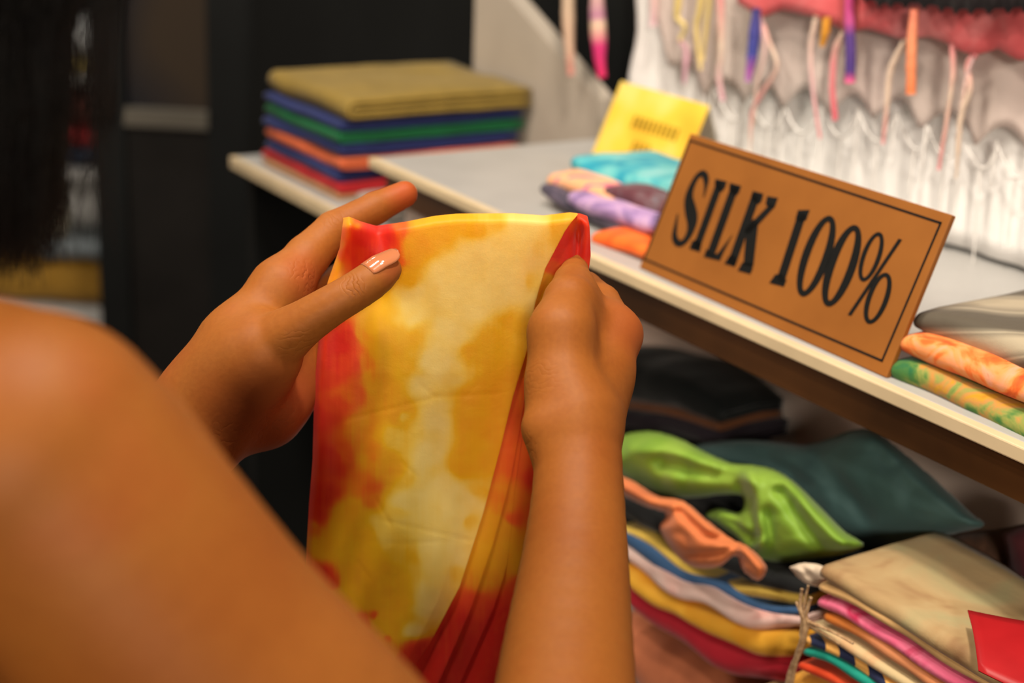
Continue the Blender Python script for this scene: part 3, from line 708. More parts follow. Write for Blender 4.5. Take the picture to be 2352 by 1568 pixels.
def plate(name, polys, mat, parent, org=None, ex=None, ey=None, en=None, lift=0.0, th=0.0004):
    """polys: list of quads or rings in sign metres -> thin raised marks"""
    org = SBL if org is None else org; ex = SX if ex is None else ex; ey = SY if ey is None else ey; en = SN if en is None else en
    V, Fc = [], []
    for pts, fc in polys:
        o = len(V); n = len(pts)
        for z in (lift, lift + th):
            V += [org + ex * x + ey * y + en * z for x, y in pts]
        for f in fc:
            Fc.append(tuple(o + n + i for i in f)); Fc.append(tuple(o + i for i in reversed(f)))
        ed = {}
        for f in fc:
            for a, b in zip(f, f[1:] + f[:1]): ed[(a, b)] = 1
        for (a, b) in ed:
            if (b, a) not in ed: Fc.append((o + a, o + b, o + n + b, o + n + a))
    return link(name, mesh(name, V, Fc), mat, parent, False)
def poly(*pts):
    q = [tuple(sp(*p)) for p in pts]
    ar = sum(q[i][0] * q[(i + 1) % len(q)][1] - q[(i + 1) % len(q)][0] * q[i][1] for i in range(len(q)))
    if ar < 0: q = q[::-1]
    return (q, [tuple(range(len(q)))])
def stem(a, b, w):
    """a bar between two pixels, w crop pixels wide measured along the sign's length"""
    e = np.array([0.95, 0.31]) * w * 1.12 / 2; a = np.array(a); b = np.array(b)
    return poly(a - e, a + e, b + e, b - e)
def ring(c, A, Bo, Ai, Bi, n=40):
    V = []
    for k in range(n):
        t = 2 * math.pi * k / n
        V.append(tuple(sp(*(np.array(c) + np.array(A) * math.cos(t) + np.array(Bo) * math.sin(t)))))
    for k in range(n):
        t = 2 * math.pi * k / n
        V.append(tuple(sp(*(np.array(c) + np.array(Ai) * math.cos(t) + np.array(Bi) * math.sin(t)))))
    f = [(k, n + k, n + (k + 1) % n, (k + 1) % n) for k in range(n)]
    a, b, d = V[0], V[n], V[n + 1]
    if (b[0] - a[0]) * (d[1] - a[1]) - (b[1] - a[1]) * (d[0] - a[0]) < 0: f = [q[::-1] for q in f]
    return (V, f)
def sweep(pts, n=60, crop=(1180, 180, 3.41)):
    p = np.array([list(sp(x, y, crop)) + [w * (1 / crop[2]) * 1.28 / F] for x, y, w in pts])
    c = smooth_path(p, n); t = np.gradient(c[:, :2], axis=0); t /= np.linalg.norm(t, axis=1)[:, None]
    nn = np.stack([-t[:, 1], t[:, 0]], -1); w = np.maximum(c[:, 2:3], 0.0002) / 2
    V = [tuple(q) for q in c[:, :2] + nn * w] + [tuple(q) for q in c[:, :2] - nn * w]
    return (V, [(n + i, n + i + 1, i + 1, i) for i in range(n - 1)])
LET = {
 'S': [sweep([(1492, 930, 8), (1508, 850, 26), (1512, 790, 46), (1490, 745, 44), (1445, 765, 40), (1398, 850, 52), (1375, 940, 74), (1388, 1030, 96), (1402, 1110, 92), (1385, 1200, 62), (1340, 1275, 44), (1292, 1290, 44), (1262, 1240, 46), (1272, 1150, 28), (1288, 1060, 8)])],
 'I': [stem((522, 345), (378, 735), 36), poly((494, 330), (560, 345), (548, 382), (530, 405), (505, 395), (488, 362)), poly((357, 690), (385, 680), (412, 705), (400, 754), (340, 735))],
 'L': [stem((608, 370), (462, 770), 40), poly((578, 352), (642, 370), (630, 408), (612, 428), (588, 418), (572, 390)), poly((440, 735), (425, 782), (517, 803), (545, 742), (592, 652), (545, 712), (505, 762), (470, 765))],
 'K': [stem((733, 415), (584, 825), 42), poly((712, 398), (772, 414), (762, 455), (745, 475), (715, 462), (700, 432)), poly((573, 775), (600, 770), (620, 800), (604, 838), (545, 820)),
       poly((815, 470), (836, 492), (690, 650), (662, 640), (672, 612)), poly((795, 428), (857, 438), (838, 492), (812, 500), (785, 475)), poly((672, 625), (712, 560), (742, 580), (712, 835), (655, 830)), poly((650, 812), (705, 815), (708, 850), (695, 880), (622, 860))],
 '1': [stem((1000, 525), (868, 925), 42), poly((975, 508), (1042, 506), (1022, 565), (985, 578), (960, 560)), poly((842, 880), (880, 880), (906, 912), (890, 952), (806, 930))],
 '0': [ring((1080, 773), (85, -233), (76, 26), (73, -200), (34, 14))],
 '0b': [ring((1228, 828), (85, -235), (78, 27), (73, -202), (34, 14))],
 '%': [ring((1400, 775), (52, -142), (53, 18), (43, -120), (29, 11)), ring((1438, 1015), (55, -147), (60, 20), (45, -124), (33, 12)), stem((1571, 672), (1273, 1114), 18)]}
for ch, polys in LET.items():
    plate('percent_mark' if ch == '%' else ('digit' if ch[0].isdigit() else 'letter'), polys, M['ink'], sign)
bq = [sp(*q) for q in ((345, 108), (1806, 577), (1462, 1376), (75, 796))]
bars = []
for i in range(4):
    a_, b_ = bq[i], bq[(i + 1) % 4]; e = (b_ - a_) / np.linalg.norm(b_ - a_); nn = np.array([-e[1], e[0]]) * 0.0007
    q = [tuple(a_ - nn - e * 0.0007), tuple(b_ - nn + e * 0.0007), tuple(b_ + nn + e * 0.0007), tuple(a_ + nn - e * 0.0007)]
    bars.append((q, [(0, 1, 2, 3)]))
plate('border_line', bars, M['ink'], sign, lift=-0.0001)

# ------------------------------------------------------------------ small yellow tent card
k = NT('yellow_card'); tc = k.n('ShaderNodeTexCoord'); n1 = k.n('ShaderNodeTexNoise', i_Scale=22.0, i_Detail=1.0); k.l(tc.outputs['Object'], n1.inputs['Vector'])
r = k.ramp(n1.outputs['Fac'], [(0.3, lin((232, 176, 52))), (0.5, lin((236, 196, 66))), (0.7, lin((240, 208, 110)))]); k.l(r.outputs[0], k.b.inputs['Base Color']); k.b.inputs['Roughness'].default_value = 0.35
M['yellow_card'] = k.m
M['card_white'] = plain('card_white', (204, 196, 184), 0.4, 0.4, 0.02)
M['card_ink'] = plain('card_ink', (150, 118, 24), 0.6, 0.2, 0.1)
CB = S(0.078, 0.192, 0.0006); CX = UD; CW = 0.128
CY = (VD * 0.030 + ZD * 0.072); CH = np.linalg.norm(CY); CY = CY / CH; CN = np.cross(CX, CY)
if CN @ FWD > 0: CN = -CN
card = empty('tent_card', CB + CX * CW / 2, 'small yellow tent card standing behind the turquoise scarf', 'sign')
frame_box('front_leaf', CB + CX * CW / 2 + CY * CH / 2, CX * CW / 2, CY * CH / 2, CN * 0.0006, M['yellow_card'], card)
ap = CB + CY * CH; CBk = (VD * 0.030 - ZD * 0.072); ch2 = np.linalg.norm(CBk)
frame_box('back_leaf', ap + CX * CW / 2 + CBk / 2, CX * CW / 2, CBk / 2, np.cross(CX, CBk / ch2) * 0.0006, M['card_white'], card)
for nm, x0, x1, yc, hh in (('text_line', 0.30, 0.80, 0.58, 0.075), ('text_line', 0.40, 0.58, 0.30, 0.07)):
    qs = []; x = x0
    rr = random.Random(int(x0 * 100))
    while x < x1:
        w = 0.035; g = [(x * CW, (yc - hh) * CH), ((x + w) * CW, (yc - hh) * CH), ((x + w) * CW, (yc + hh) * CH), (x * CW, (yc + hh) * CH)]
        qs.append((g, [(0, 1, 2, 3)])); x += w + 0.018
    plate(nm, qs, M['card_ink'], card, CB, CX, CY, CN, 0.0006, 0.0002)
# ------------------------------------------------------------------ goods on the shelves
def pxpath(pts, v):
    return [onv(x, y, v) for x, y in pts]
def thick(px, pt):
    return px * ((pt - CAM) @ FWD) / F
MF = {}
def mf(key, *a, **kw):
    if key not in MF: MF[key] = fabric(key, *a, **kw)
    return MF[key]
# stack of plain folded cloths on the side shelf
mf('olive', [(0.5, (134, 110, 48))], scale=25); mf('navy', [(0.5, (30, 40, 90))], scale=25); mf('emerald', [(0.5, (12, 90, 50))], scale=25)
mf('coral', [(0.5, (196, 92, 54))], scale=25); mf('crimson', [(0.5, (164, 26, 32))], scale=25); mf('tan_cloth', [(0.5, (170, 124, 84))], scale=25)
A_ = onz(612, 374, ZS - 0.070); B_ = onz(838, 436, ZS - 0.070)
A_ = S(-0.296, 0.018, -0.070); B_ = S(-0.122, 0.022, -0.070)
fd = (B_ - A_); flen = np.linalg.norm(fd); fd /= flen; bd = np.array([-fd[1], fd[0], 0]);
if bd @ VD < 0: bd = -bd
spec = [('tan_cloth', 0.006, 1, 'tan folded cloth at the bottom of the plain cloth stack'), ('crimson', 0.012, 2, 'crimson folded cloth between tan and navy cloths in the stack'), ('navy', 0.0142, 2, 'navy folded cloth lying on the crimson cloth'),
        ('coral', 0.0142, 2, 'coral orange folded cloth between two navy cloths'), ('navy', 0.0142, 2, 'navy folded cloth lying on the coral orange cloth'), ('emerald', 0.0145, 2, 'emerald green folded cloth in the plain cloth stack'),
        ('navy', 0.012, 2, 'navy folded cloth under the olive cloth'), ('olive', 0.026, 2, 'olive folded cloth on top of the plain cloth stack')]
zt = -0.0712
for i, (m, t, nu, lab) in enumerate(spec):
    t = t * 0.91
    j = random.Random(i + 5)
    e0 = 0.006 * j.uniform(-1, 1); e1 = 0.004 * j.uniform(-1, 1)
    grow = 0.004 if m in ('olive',) else 0
    up = ZD * (ZS + zt + t / 2)
    a0 = A_ * [1, 1, 0] + up - fd * (e0 + grow) + bd * (0.002 * j.uniform(-1, 1) + t / 2); b0 = B_ * [1, 1, 0] + up + fd * (e1 + grow) + bd * (0.002 * j.uniform(-1, 1) + t / 2)
    o = folded('folded_cloth', [a0, (a0 + b0) / 2, b0], bd, 0.222 + 0.006 * j.uniform(-1, 1) + grow * 2, t * 0.97, MF[m], nu, 0.0022 if m == 'olive' else 0.0016, i, puff=0.3 if m == 'olive' else 0.05)
    tag(o, lab, 'cloth', 'stack of plain folded cloths')
    zt += t
# grey cloth lying further down the side shelf
mf('pale_grey', [(0.5, (150, 142, 134))], scale=20)
o = folded('folded_cloth', [S(-0.090, 0.030, -0.0635), S(-0.02, 0.03, -0.0635)], VD, 0.2, 0.016, MF['pale_grey'], 2, 0.001, 3); tag(o, 'pale grey folded cloth beside the plain cloth stack', 'cloth')

# pile of patterned scarves beside the sign
mf('turquoise', [(0.25, (16, 110, 140)), (0.45, (40, 146, 166)), (0.6, (96, 178, 178)), (0.75, (150, 190, 190))], scale=16, stretch=(1, 1, 2.2), distort=1.5)
mf('peach', [(0.3, (228, 160, 112)), (0.5, (230, 170, 130)), (0.6, (206, 96, 130)), (0.75, (110, 60, 80))], scale=40)
mf('lilac', [(0.3, (70, 58, 92)), (0.45, (160, 128, 176)), (0.6, (196, 160, 190)), (0.75, (222, 150, 150))], scale=30)
mf('charcoal_mix', [(0.3, (40, 40, 52)), (0.5, (62, 56, 70)), (0.62, (96, 84, 100)), (0.75, (60, 36, 44))], scale=34)
mf('deep_teal', [(0.3, (0, 78, 112)), (0.7, (4, 108, 136))], scale=20)
mf('hot_orange', [(0.35, (224, 84, 22)), (0.7, (244, 120, 40))], scale=30)
mf('plum_mix', [(0.3, (70, 40, 46)), (0.5, (96, 52, 60)), (0.65, (110, 92, 96)), (0.8, (60, 110, 150))], scale=45)
def bar(name, m, pts, v, tpx, depth, label, group, ext=None, nu=2, amp=0.002, seed=0, cat='scarf', puff=0.35, sag=0.0, wave=22):
    p = pxpath(pts, v)
    t = [thick(q, p[0]) for q in tpx] if isinstance(tpx, (list, tuple)) else thick(tpx, p[len(p) // 2])
    if ext: p = p + ext
    o = folded(name, p, VD, depth, t, MF[m], nu, amp, seed, puff=puff, sag=sag, wave=wave)
    return tag(o, label, cat, group)
G1 = 'patterned scarves piled beside the sign'
bar('folded_scarf', 'hot_orange', [(1362, 545), (1420, 562), (1490, 592)], 0.022, 40, 0.10, 'bright orange folded scarf at the bottom of the pile beside the sign', G1, [S(0.47, 0.024, 0.008)], seed=1)
bar('folded_scarf', 'deep_teal', [(1205, 474), (1250, 490), (1330, 520), (1400, 545)], 0.052, [28, 40, 40], 0.09, 'deep teal scarf poking out from under the pile beside the sign', G1, [S(0.44, 0.05, 0.010)], seed=2)
bar('folded_scarf', 'charcoal_mix', [(1238, 440), (1290, 470), (1400, 515), (1500, 550)], 0.045, 36, 0.10, 'charcoal patterned folded scarf just above the bright orange one', G1, [S(0.46, 0.04, 0.022)], seed=3)
bar('folded_scarf', 'lilac', [(1300, 452), (1360, 480), (1430, 508), (1500, 525)], 0.040, 40, 0.10, 'lilac and grey folded scarf in the middle of the pile', G1, [S(0.46, 0.04, 0.034)], seed=4)
bar('folded_scarf', 'peach', [(1256, 410), (1310, 432), (1380, 458), (1410, 472)], 0.058, [38, 44, 36, 20], 0.07, 'peach and pink folded scarf under the turquoise one', G1, None, seed=5)
bar('folded_scarf', 'plum_mix', [(1385, 440), (1440, 462), (1500, 490), (1540, 500)], 0.060, [26, 50, 50], 0.07, 'plum brown patterned scarf tucked under the turquoise one', G1, None, seed=6)
bar('folded_scarf', 'turquoise', [(1312, 380), (1350, 402), (1420, 425), (1500, 442), (1560, 452)], 0.085, [40, 56, 60, 60], 0.085, 'turquoise folded scarf on top of the pile beside the sign', G1, None, seed=7, puff=0.5)

# stack of patterned scarves on the other side of the sign
mf('taupe', [(0.2, (84, 76, 64)), (0.42, (126, 116, 99)), (0.5, (158, 146, 124)), (0.62, (128, 117, 99)), (0.9, (164, 150, 126))], scale=9, pattern='rings', distort=2.5)
mf('orange_print', [(0.3, (198, 70, 26)), (0.45, (224, 104, 40)), (0.55, (226, 140, 76)), (0.68, (224, 150, 116)), (0.8, (200, 60, 30))], scale=36, distort=2)
mf('green_print', [(0.3, (24, 92, 56)), (0.42, (70, 112, 50)), (0.5, (130, 136, 66)), (0.58, (176, 124, 62)), (0.66, (180, 134, 22)), (0.78, (170, 70, 30))], scale=26, distort=2)
G2 = 'patterned scarves stacked past the sign'
bar('folded_scarf', 'green_print', [(2046, 848), (2100, 870), (2200, 918), (2352, 988), (2480, 1045)], 0.012, 60, 0.20, 'green and yellow printed scarf at the bottom of its stack', G2, None, 2, seed=11)
bar('folded_scarf', 'orange_print', [(2066, 790), (2120, 808), (2230, 850), (2352, 900), (2480, 955)], 0.016, 58, 0.20, 'orange printed scarf lying on the green and yellow one', G2, None, 2, seed=12)
bar('folded_scarf', 'taupe', [(2100, 735), (2160, 752), (2250, 785), (2352, 822), (2480, 868)], 0.030, [50, 72, 80, 84], 0.19, 'taupe scarf with pale curved lines on top of its stack', G2, None, 2, seed=13, puff=0.3)
# ------------------------------------------------------------------ lower compartment
mf('yellow_a', [(0.5, (206, 172, 76))], scale=22); mf('blue_a', [(0.5, (52, 84, 122))], scale=22)
mf('blush', [(0.35, (234, 206, 196)), (0.6, (230, 190, 180)), (0.8, (212, 140, 130))], scale=22)
mf('yellow_b', [(0.35, (222, 150, 30)), (0.65, (222, 164, 50))], scale=24); mf('red_a', [(0.5, (176, 30, 46))], scale=18)
mf('rust', [(0.35, (150, 84, 54)), (0.65, (182, 106, 70))], scale=14); mf('gap_shade', [(0.5, (16, 17, 18))], scale=18)
G3 = 'wavy folded scarves on the lower shelf'
V0 = 0.0
bar('folded_scarf', 'rust', [(1370, 1462), (1450, 1530), (1540, 1592), (1640, 1648), (1850, 1715)], V0 + 0.004, [150, 170, 160], 0.105, 'rust brown scarf at the bottom of the wavy pile', G3, amp=0.006, seed=21, wave=14)
bar('folded_scarf', 'red_a', [(1420, 1375), (1480, 1420), (1560, 1462), (1640, 1515), (1740, 1540), (1826, 1552)], V0 - 0.004, [62, 78, 84, 80, 70], 0.105, 'red scarf between yellow and rust brown ones in the wavy pile', G3, amp=0.005, seed=22, wave=14)
bar('folded_scarf', 'yellow_b', [(1420, 1320), (1490, 1372), (1560, 1400), (1640, 1440), (1730, 1476), (1836, 1482)], V0 - 0.006, [40, 44, 46, 52, 62], 0.105, 'golden yellow scarf lying on the red scarf', G3, amp=0.004, seed=23, wave=16)
bar('folded_scarf', 'blush', [(1420, 1268), (1480, 1312), (1560, 1352), (1620, 1368), (1710, 1418), (1838, 1430)], V0 - 0.004, [34, 44, 36, 46, 34], 0.105, 'blush white scarf lying on the golden yellow one', G3, amp=0.004, seed=24, wave=16)
bar('folded_scarf', 'blue_a', [(1420, 1238), (1490, 1278), (1560, 1328), (1640, 1352), (1740, 1398), (1836, 1408)], V0, [34, 36, 32, 28, 16], 0.105, 'blue scarf between blush white and pale yellow ones', G3, amp=0.003, seed=25, wave=16)
bar('folded_scarf', 'yellow_a', [(1420, 1212), (1480, 1238), (1550, 1290), (1600, 1322), (1700, 1352), (1780, 1370), (1850, 1384)], V0 + 0.004, [26, 28, 26, 30, 34], 0.105, 'pale yellow scarf on top of the wavy pile', G3, amp=0.003, seed=26, wave=16)
bar('folded_scarf', 'gap_shade', [(1410, 1154), (1500, 1196), (1580, 1248), (1650, 1290), (1740, 1324), (1860, 1354)], V0 + 0.002, [64, 62, 50, 40, 24], 0.105, 'black sheet standing in for the shaded gap above the wavy pile', None, amp=0.003, seed=27)  # dark sheet put in for the shade in the gaps over the pile

def heap(name, l, m, label, v, h=0.0032, k=0.012, wr=0.0022, group=None, scale=26.0, cat='scarf', seed=0):
    """crumpled cloth: l = list of chains of (px, py, v offset, radius px)"""
    pr = []
    for c in l:
        pts = []
        for x, y, dv, r in c:
            p = onv(x, y, v + dv); pts.append((p, thick(r, p)))
        for i in range(len(pts) - 1): pr.append((pts[i][0], pts[i + 1][0], pts[i][1], pts[i + 1][1], k))
    v_, q_ = surface_nets(pr, h, disp=lambda p: wr * fbm(p * scale + seed, 2), B=12)
    return tag(link(name, fastmesh(name, v_, q_), m), label, cat, group)
mf('apple_green', [(0.35, (112, 146, 44)), (0.65, (132, 162, 58))], scale=14, rough=0.55)
mf('slate_teal', [(0.35, (58, 84, 84)), (0.65, (70, 98, 96))], scale=12, rough=0.7)
mf('terracotta', [(0.3, (176, 96, 58)), (0.6, (206, 116, 66)), (0.8, (160, 96, 70))], scale=14)
def pillow(name, outline, m, label, v, R, bulge, folds=(), cat='scarf', group=None, step=6.0, wr=0.0015, seed=0):
    """soft crumpled cloth: its outline on the plane v (from pixels), swelling towards the front, with folds (polyline, width px, depth m)"""
    P2 = np.array(outline, float); P2 = smooth_path(np.vstack([P2, P2[:1]]), 26 * len(P2))
    def segd(x, y, pl):
        d = np.full(x.shape, 1e9)
        for (ax, ay), (bx, by) in zip(pl[:-1], pl[1:]):
            ex, ey = bx - ax, by - ay; t = np.clip(((x - ax) * ex + (y - ay) * ey) / (ex * ex + ey * ey + 1e-9), 0, 1)
            d = np.minimum(d, np.hypot(x - ax - t * ex, y - ay - t * ey))
        return d
    lo, hi = P2.min(0) - 2 * step, P2.max(0) + 2 * step
    gx, gy = np.meshgrid(np.arange(lo[0], hi[0], step), np.arange(lo[1], hi[1], step), indexing='ij')
    pl = P2[::4]; pl = np.vstack([pl, pl[:1]])
    d = segd(gx, gy, pl); ins = np.zeros(gx.shape, bool)
    for (ax, ay), (bx, by) in zip(pl[:-1], pl[1:]):
        c = (ay > gy) != (by > gy)
        ins ^= c & (gx < (bx - ax) * (gy - ay) / (by - ay + 1e-12) + ax)
    sd = np.where(ins, d, -d)
    ddx, ddy = np.gradient(sd, step); gl = np.hypot(ddx, ddy) + 1e-6
    neg = sd < 0
    px = np.where(neg, gx - ddx / gl * sd, gx); py = np.where(neg, gy - ddy / gl * sd, gy)
    s = np.clip(sd, 0, None)
    prof = np.sqrt(np.clip(1 - (1 - np.clip(s / R, 0, 1)) ** 2, 0, 1))
    off = -bulge * prof
    for pl2, wd_, dp in folds: off = off + dp * np.exp(-(segd(px, py, pl2) / wd_) ** 2) * prof
    n = noise3(np.stack([px * 0.02, py * 0.02, np.full_like(px, seed)], -1)); off = off + wr * (1 - 2.2 * np.abs(n)) * prof
    keep = sd > -step * 1.05
    idx = -np.ones(gx.shape, int); idx[keep] = np.arange(keep.sum()); nv = int(keep.sum())
    d0 = np.stack([FWD + RGT * ((x - W / 2) / F) - UPC * ((y - H / 2) / F) for x, y in zip(px[keep], py[keep])])
    def lay(o): return CAM + d0 * ((((ORG - CAM) @ VD + v + o) / (d0 @ VD))[:, None])
    V = np.vstack([lay(off[keep]), lay(0.35 * bulge * prof[keep])])
    q = np.stack([idx[:-1, :-1], idx[1:, :-1], idx[1:, 1:], idx[:-1, 1:]], -1).reshape(-1, 4); q = q[(q >= 0).all(1)]
    ed = {}
    for f in q:
        for i in range(4): ed[(int(f[i]), int(f[(i + 1) % 4]))] = 1
    rim = np.array([(b_, a_, a_ + nv, b_ + nv) for (a_, b_) in ed if (b_, a_) not in ed])[:, ::-1]
    Qa = np.vstack([q[:, ::-1], q + nv, rim]); us_, inv = np.unique(Qa, return_inverse=True)
    o = link(name, fastmesh(name, V[us_], inv.reshape(Qa.shape)), m)
    o.modifiers.new('smooth', 'SMOOTH').iterations = 3
    return tag(o, label, cat, group)
pillow('crumpled_scarf', [(1380, 1022), (1440, 996), (1500, 990), (1560, 1006), (1620, 1036), (1680, 1062), (1740, 1068), (1790, 1082), (1840, 1118), (1890, 1168), (1940, 1218), (1986, 1252), (1930, 1274), (1860, 1285), (1800, 1293), (1745, 1290), (1712, 1272), (1690, 1240), (1645, 1205), (1618, 1184), (1650, 1166), (1700, 1176), (1706, 1140), (1660, 1136), (1600, 1143), (1530, 1142), (1450, 1110), (1380, 1080)],
       MF['apple_green'], 'apple green scarf lying crumpled in the lower compartment', 0.028, 62, 0.030,
       [([(1700, 1118), (1716, 1160), (1738, 1230)], 11, 0.012), ([(1722, 1085), (1738, 1150), (1752, 1250)], 16, -0.008), ([(1640, 1182), (1690, 1205), (1728, 1240)], 9, 0.010), ([(1812, 1105), (1880, 1190), (1935, 1245)], 14, -0.008), ([(1790, 1130), (1850, 1210), (1890, 1262)], 16, 0.008), ([(1520, 1060), (1600, 1082), (1690, 1098)], 18, 0.008), ([(1450, 1030), (1560, 1040), (1640, 1070)], 14, -0.005), ([(1760, 1180), (1770, 1240), (1760, 1285)], 14, 0.006)], seed=1)
pillow('draped_cloth', [(1540, 1060), (1600, 1022), (1700, 1010), (1780, 1014), (1850, 1020), (1910, 1004), (1960, 986), (2010, 990), (2080, 1042), (2160, 1110), (2225, 1172), (2262, 1206), (2200, 1224), (2100, 1244), (2020, 1256), (1960, 1262), (1880, 1230), (1800, 1160), (1700, 1110), (1600, 1090)],
       MF['slate_teal'], 'dark slate teal cloth spread out behind the crumpled green scarf', 0.09, 95, 0.030,
       [([(1850, 1030), (1920, 1100), (1990, 1190)], 22, 0.006), ([(2010, 1000), (2100, 1100), (2230, 1200)], 12, -0.004), ([(1650, 1030), (1760, 1050), (1850, 1110)], 20, 0.006)], cat='cloth', seed=2)
pillow('crumpled_scarf', [(1385, 1080), (1450, 1102), (1510, 1138), (1570, 1150), (1620, 1190), (1680, 1236), (1722, 1256), (1762, 1302), (1742, 1334), (1706, 1312), (1690, 1276), (1650, 1302), (1590, 1302), (1545, 1266), (1514, 1212), (1532, 1182), (1480, 1162), (1430, 1138), (1385, 1118)],
       MF['terracotta'], 'terracotta orange scarf crumpled under the green one', -0.014, 34, 0.020,
       [([(1560, 1172), (1620, 1228), (1692, 1248)], 9, 0.009), ([(1560, 1276), (1640, 1272), (1690, 1256)], 7, 0.007), ([(1440, 1115), (1510, 1150)], 8, 0.004), ([(1700, 1270), (1735, 1310)], 6, 0.005)], seed=3)
mf('black_knit', [(0.5, (14, 18, 18))]); mf('brown_band', [(0.5, (96, 56, 30))]); mf('aubergine', [(0.5, (32, 24, 32))])
G4 = 'dark cloths at the back of the lower compartment'
bar('folded_cloth', 'black_knit', [(1330, 860), (1420, 880), (1520, 900), (1600, 935), (1650, 965)], 0.115, [90, 92, 90, 70, 44], 0.07, 'black folded cloth at the back of the lower compartment', G4, cat='cloth', seed=31)
bar('folded_cloth', 'brown_band', [(1330, 925), (1440, 932), (1540, 948), (1650, 985)], 0.112, [12, 16, 18], 0.07, 'thin brown cloth between black and aubergine cloths', G4, cat='cloth', seed=32, nu=1)
bar('folded_cloth', 'aubergine', [(1330, 965), (1440, 966), (1540, 980), (1660, 1018)], 0.11, 48, 0.07, 'dark aubergine cloth under the thin brown one', G4, cat='cloth', seed=33)
bar('folded_cloth', 'black_knit', [(1330, 1020), (1440, 1030), (1560, 1055), (1700, 1110)], 0.105, 60, 0.07, 'black cloth at the bottom of the dark cloths behind the green scarf', G4, cat='cloth', seed=34)

# stack of scarves with the red label
mf('beige_check', [(0.32, (138, 100, 66)), (0.45, (166, 136, 94)), (0.55, (172, 146, 104)), (0.68, (164, 150, 108))], scale=20, distort=0.6)
mf('beige_plain', [(0.5, (200, 158, 104))], scale=30); mf('pink_b', [(0.3, (214, 76, 116)), (0.5, (226, 112, 142)), (0.62, (190, 40, 82)), (0.8, (226, 130, 150))], scale=26)
mf('amber_b', [(0.35, (182, 100, 28)), (0.6, (200, 128, 84))], scale=14); mf('cream_b', [(0.4, (196, 172, 128)), (0.65, (204, 156, 112))], scale=40)
mf('navy_check', [(0.40, (34, 40, 70)), (0.52, (30, 36, 64)), (0.56, (226, 166, 84)), (0.8, (230, 170, 90))], scale=24, pattern='wave', distort=1.2)
mf('teal_b', [(0.35, (20, 140, 120)), (0.6, (30, 150, 130)), (0.75, (170, 190, 160))], scale=24); mf('gold_b', [(0.35, (206, 140, 40)), (0.65, (222, 160, 70))], scale=26); mf('flame_b', [(0.4, (214, 60, 24)), (0.65, (226, 90, 50))], scale=30)
G5 = 'scarves stacked under the red label'
VR = -0.03
def R(m, pts, tpx, lab, **kw):
    return bar('folded_scarf', m, pts, VR, tpx, 0.10, lab, G5, amp=0.0018, **kw)
R('gold_b', [(1806, 1572), (1860, 1590), (1950, 1640), (2100, 1720)], 56, 'golden scarf at the bottom of the stack with the red label', seed=41)
R('flame_b', [(1838, 1532), (1890, 1553), (1990, 1612), (2110, 1682)], 24, 'flame red scarf below the teal one in the stack', seed=42)
R('teal_b', [(1848, 1500), (1900, 1513), (1960, 1545), (2060, 1608), (2160, 1664)], 24, 'teal scarf below the navy checked one in the stack', seed=43)
R('navy_check', [(1850, 1472), (1920, 1500), (2000, 1548), (2100, 1612), (2200, 1668)], 24, 'navy scarf with yellow checks in the stack', seed=44)
R('cream_b', [(1862, 1440), (1930, 1476), (2020, 1532), (2120, 1596), (2250, 1664)], 26, 'cream scarf above the navy checked one in the stack', seed=45)
R('amber_b', [(1890, 1418), (1970, 1460), (2060, 1520), (2160, 1584), (2290, 1655)], 29, 'amber brown scarf under the pink one in the stack', seed=46)
R('pink_b', [(1876, 1384), (1940, 1408), (2030, 1468), (2130, 1532), (2210, 1580), (2330, 1650)], 36, 'pink scarf under the plain beige one in the stack', seed=47)
R('beige_plain', [(1880, 1350), (1960, 1380), (2060, 1442), (2160, 1508), (2250, 1562), (2370, 1632)], 28, 'plain beige scarf under the checked one in the stack', seed=48)
top = R('beige_check', [(1886, 1312), (1950, 1345), (2040, 1402), (2140, 1468), (2240, 1530), (2400, 1622)], [38, 48, 48, 48, 48], 'beige checked scarf on top of the stack with the red label', seed=49, puff=0.15)
mf('ivory', [(0.5, (214, 192, 168))])
pillow('scarf_end', [(1812, 1302), (1846, 1292), (1892, 1300), (1904, 1330), (1884, 1347), (1852, 1340), (1830, 1324)], MF['ivory'], 'ivory scarf end poking out beside the beige checked scarf', -0.012, 26, 0.010, [([(1840, 1300), (1870, 1335)], 8, 0.003)], seed=5, step=3)
mf('umber', [(0.35, (92, 62, 46)), (0.65, (104, 74, 56))], scale=16); mf('maroon', [(0.5, (84, 36, 44))])
G6 = 'dark cloths behind the stack with the red label'
pillow('draped_cloth', [(1990, 1310), (2050, 1256), (2150, 1232), (2300, 1212), (2420, 1200), (2480, 1300), (2480, 1520), (2300, 1470), (2130, 1380)], MF['umber'], 'umber brown cloth heaped behind the beige checked scarf', 0.12, 60, 0.02, [([(2150, 1240), (2220, 1330), (2300, 1440)], 20, 0.004)], seed=6, cat='cloth', group=G6)
pillow('draped_cloth', [(2300, 1225), (2350, 1205), (2440, 1220), (2460, 1420), (2380, 1440), (2335, 1370)], MF['maroon'], 'maroon cloth tucked beside the umber brown cloth', 0.09, 40, 0.015, [], seed=7, cat='cloth', group=G6)
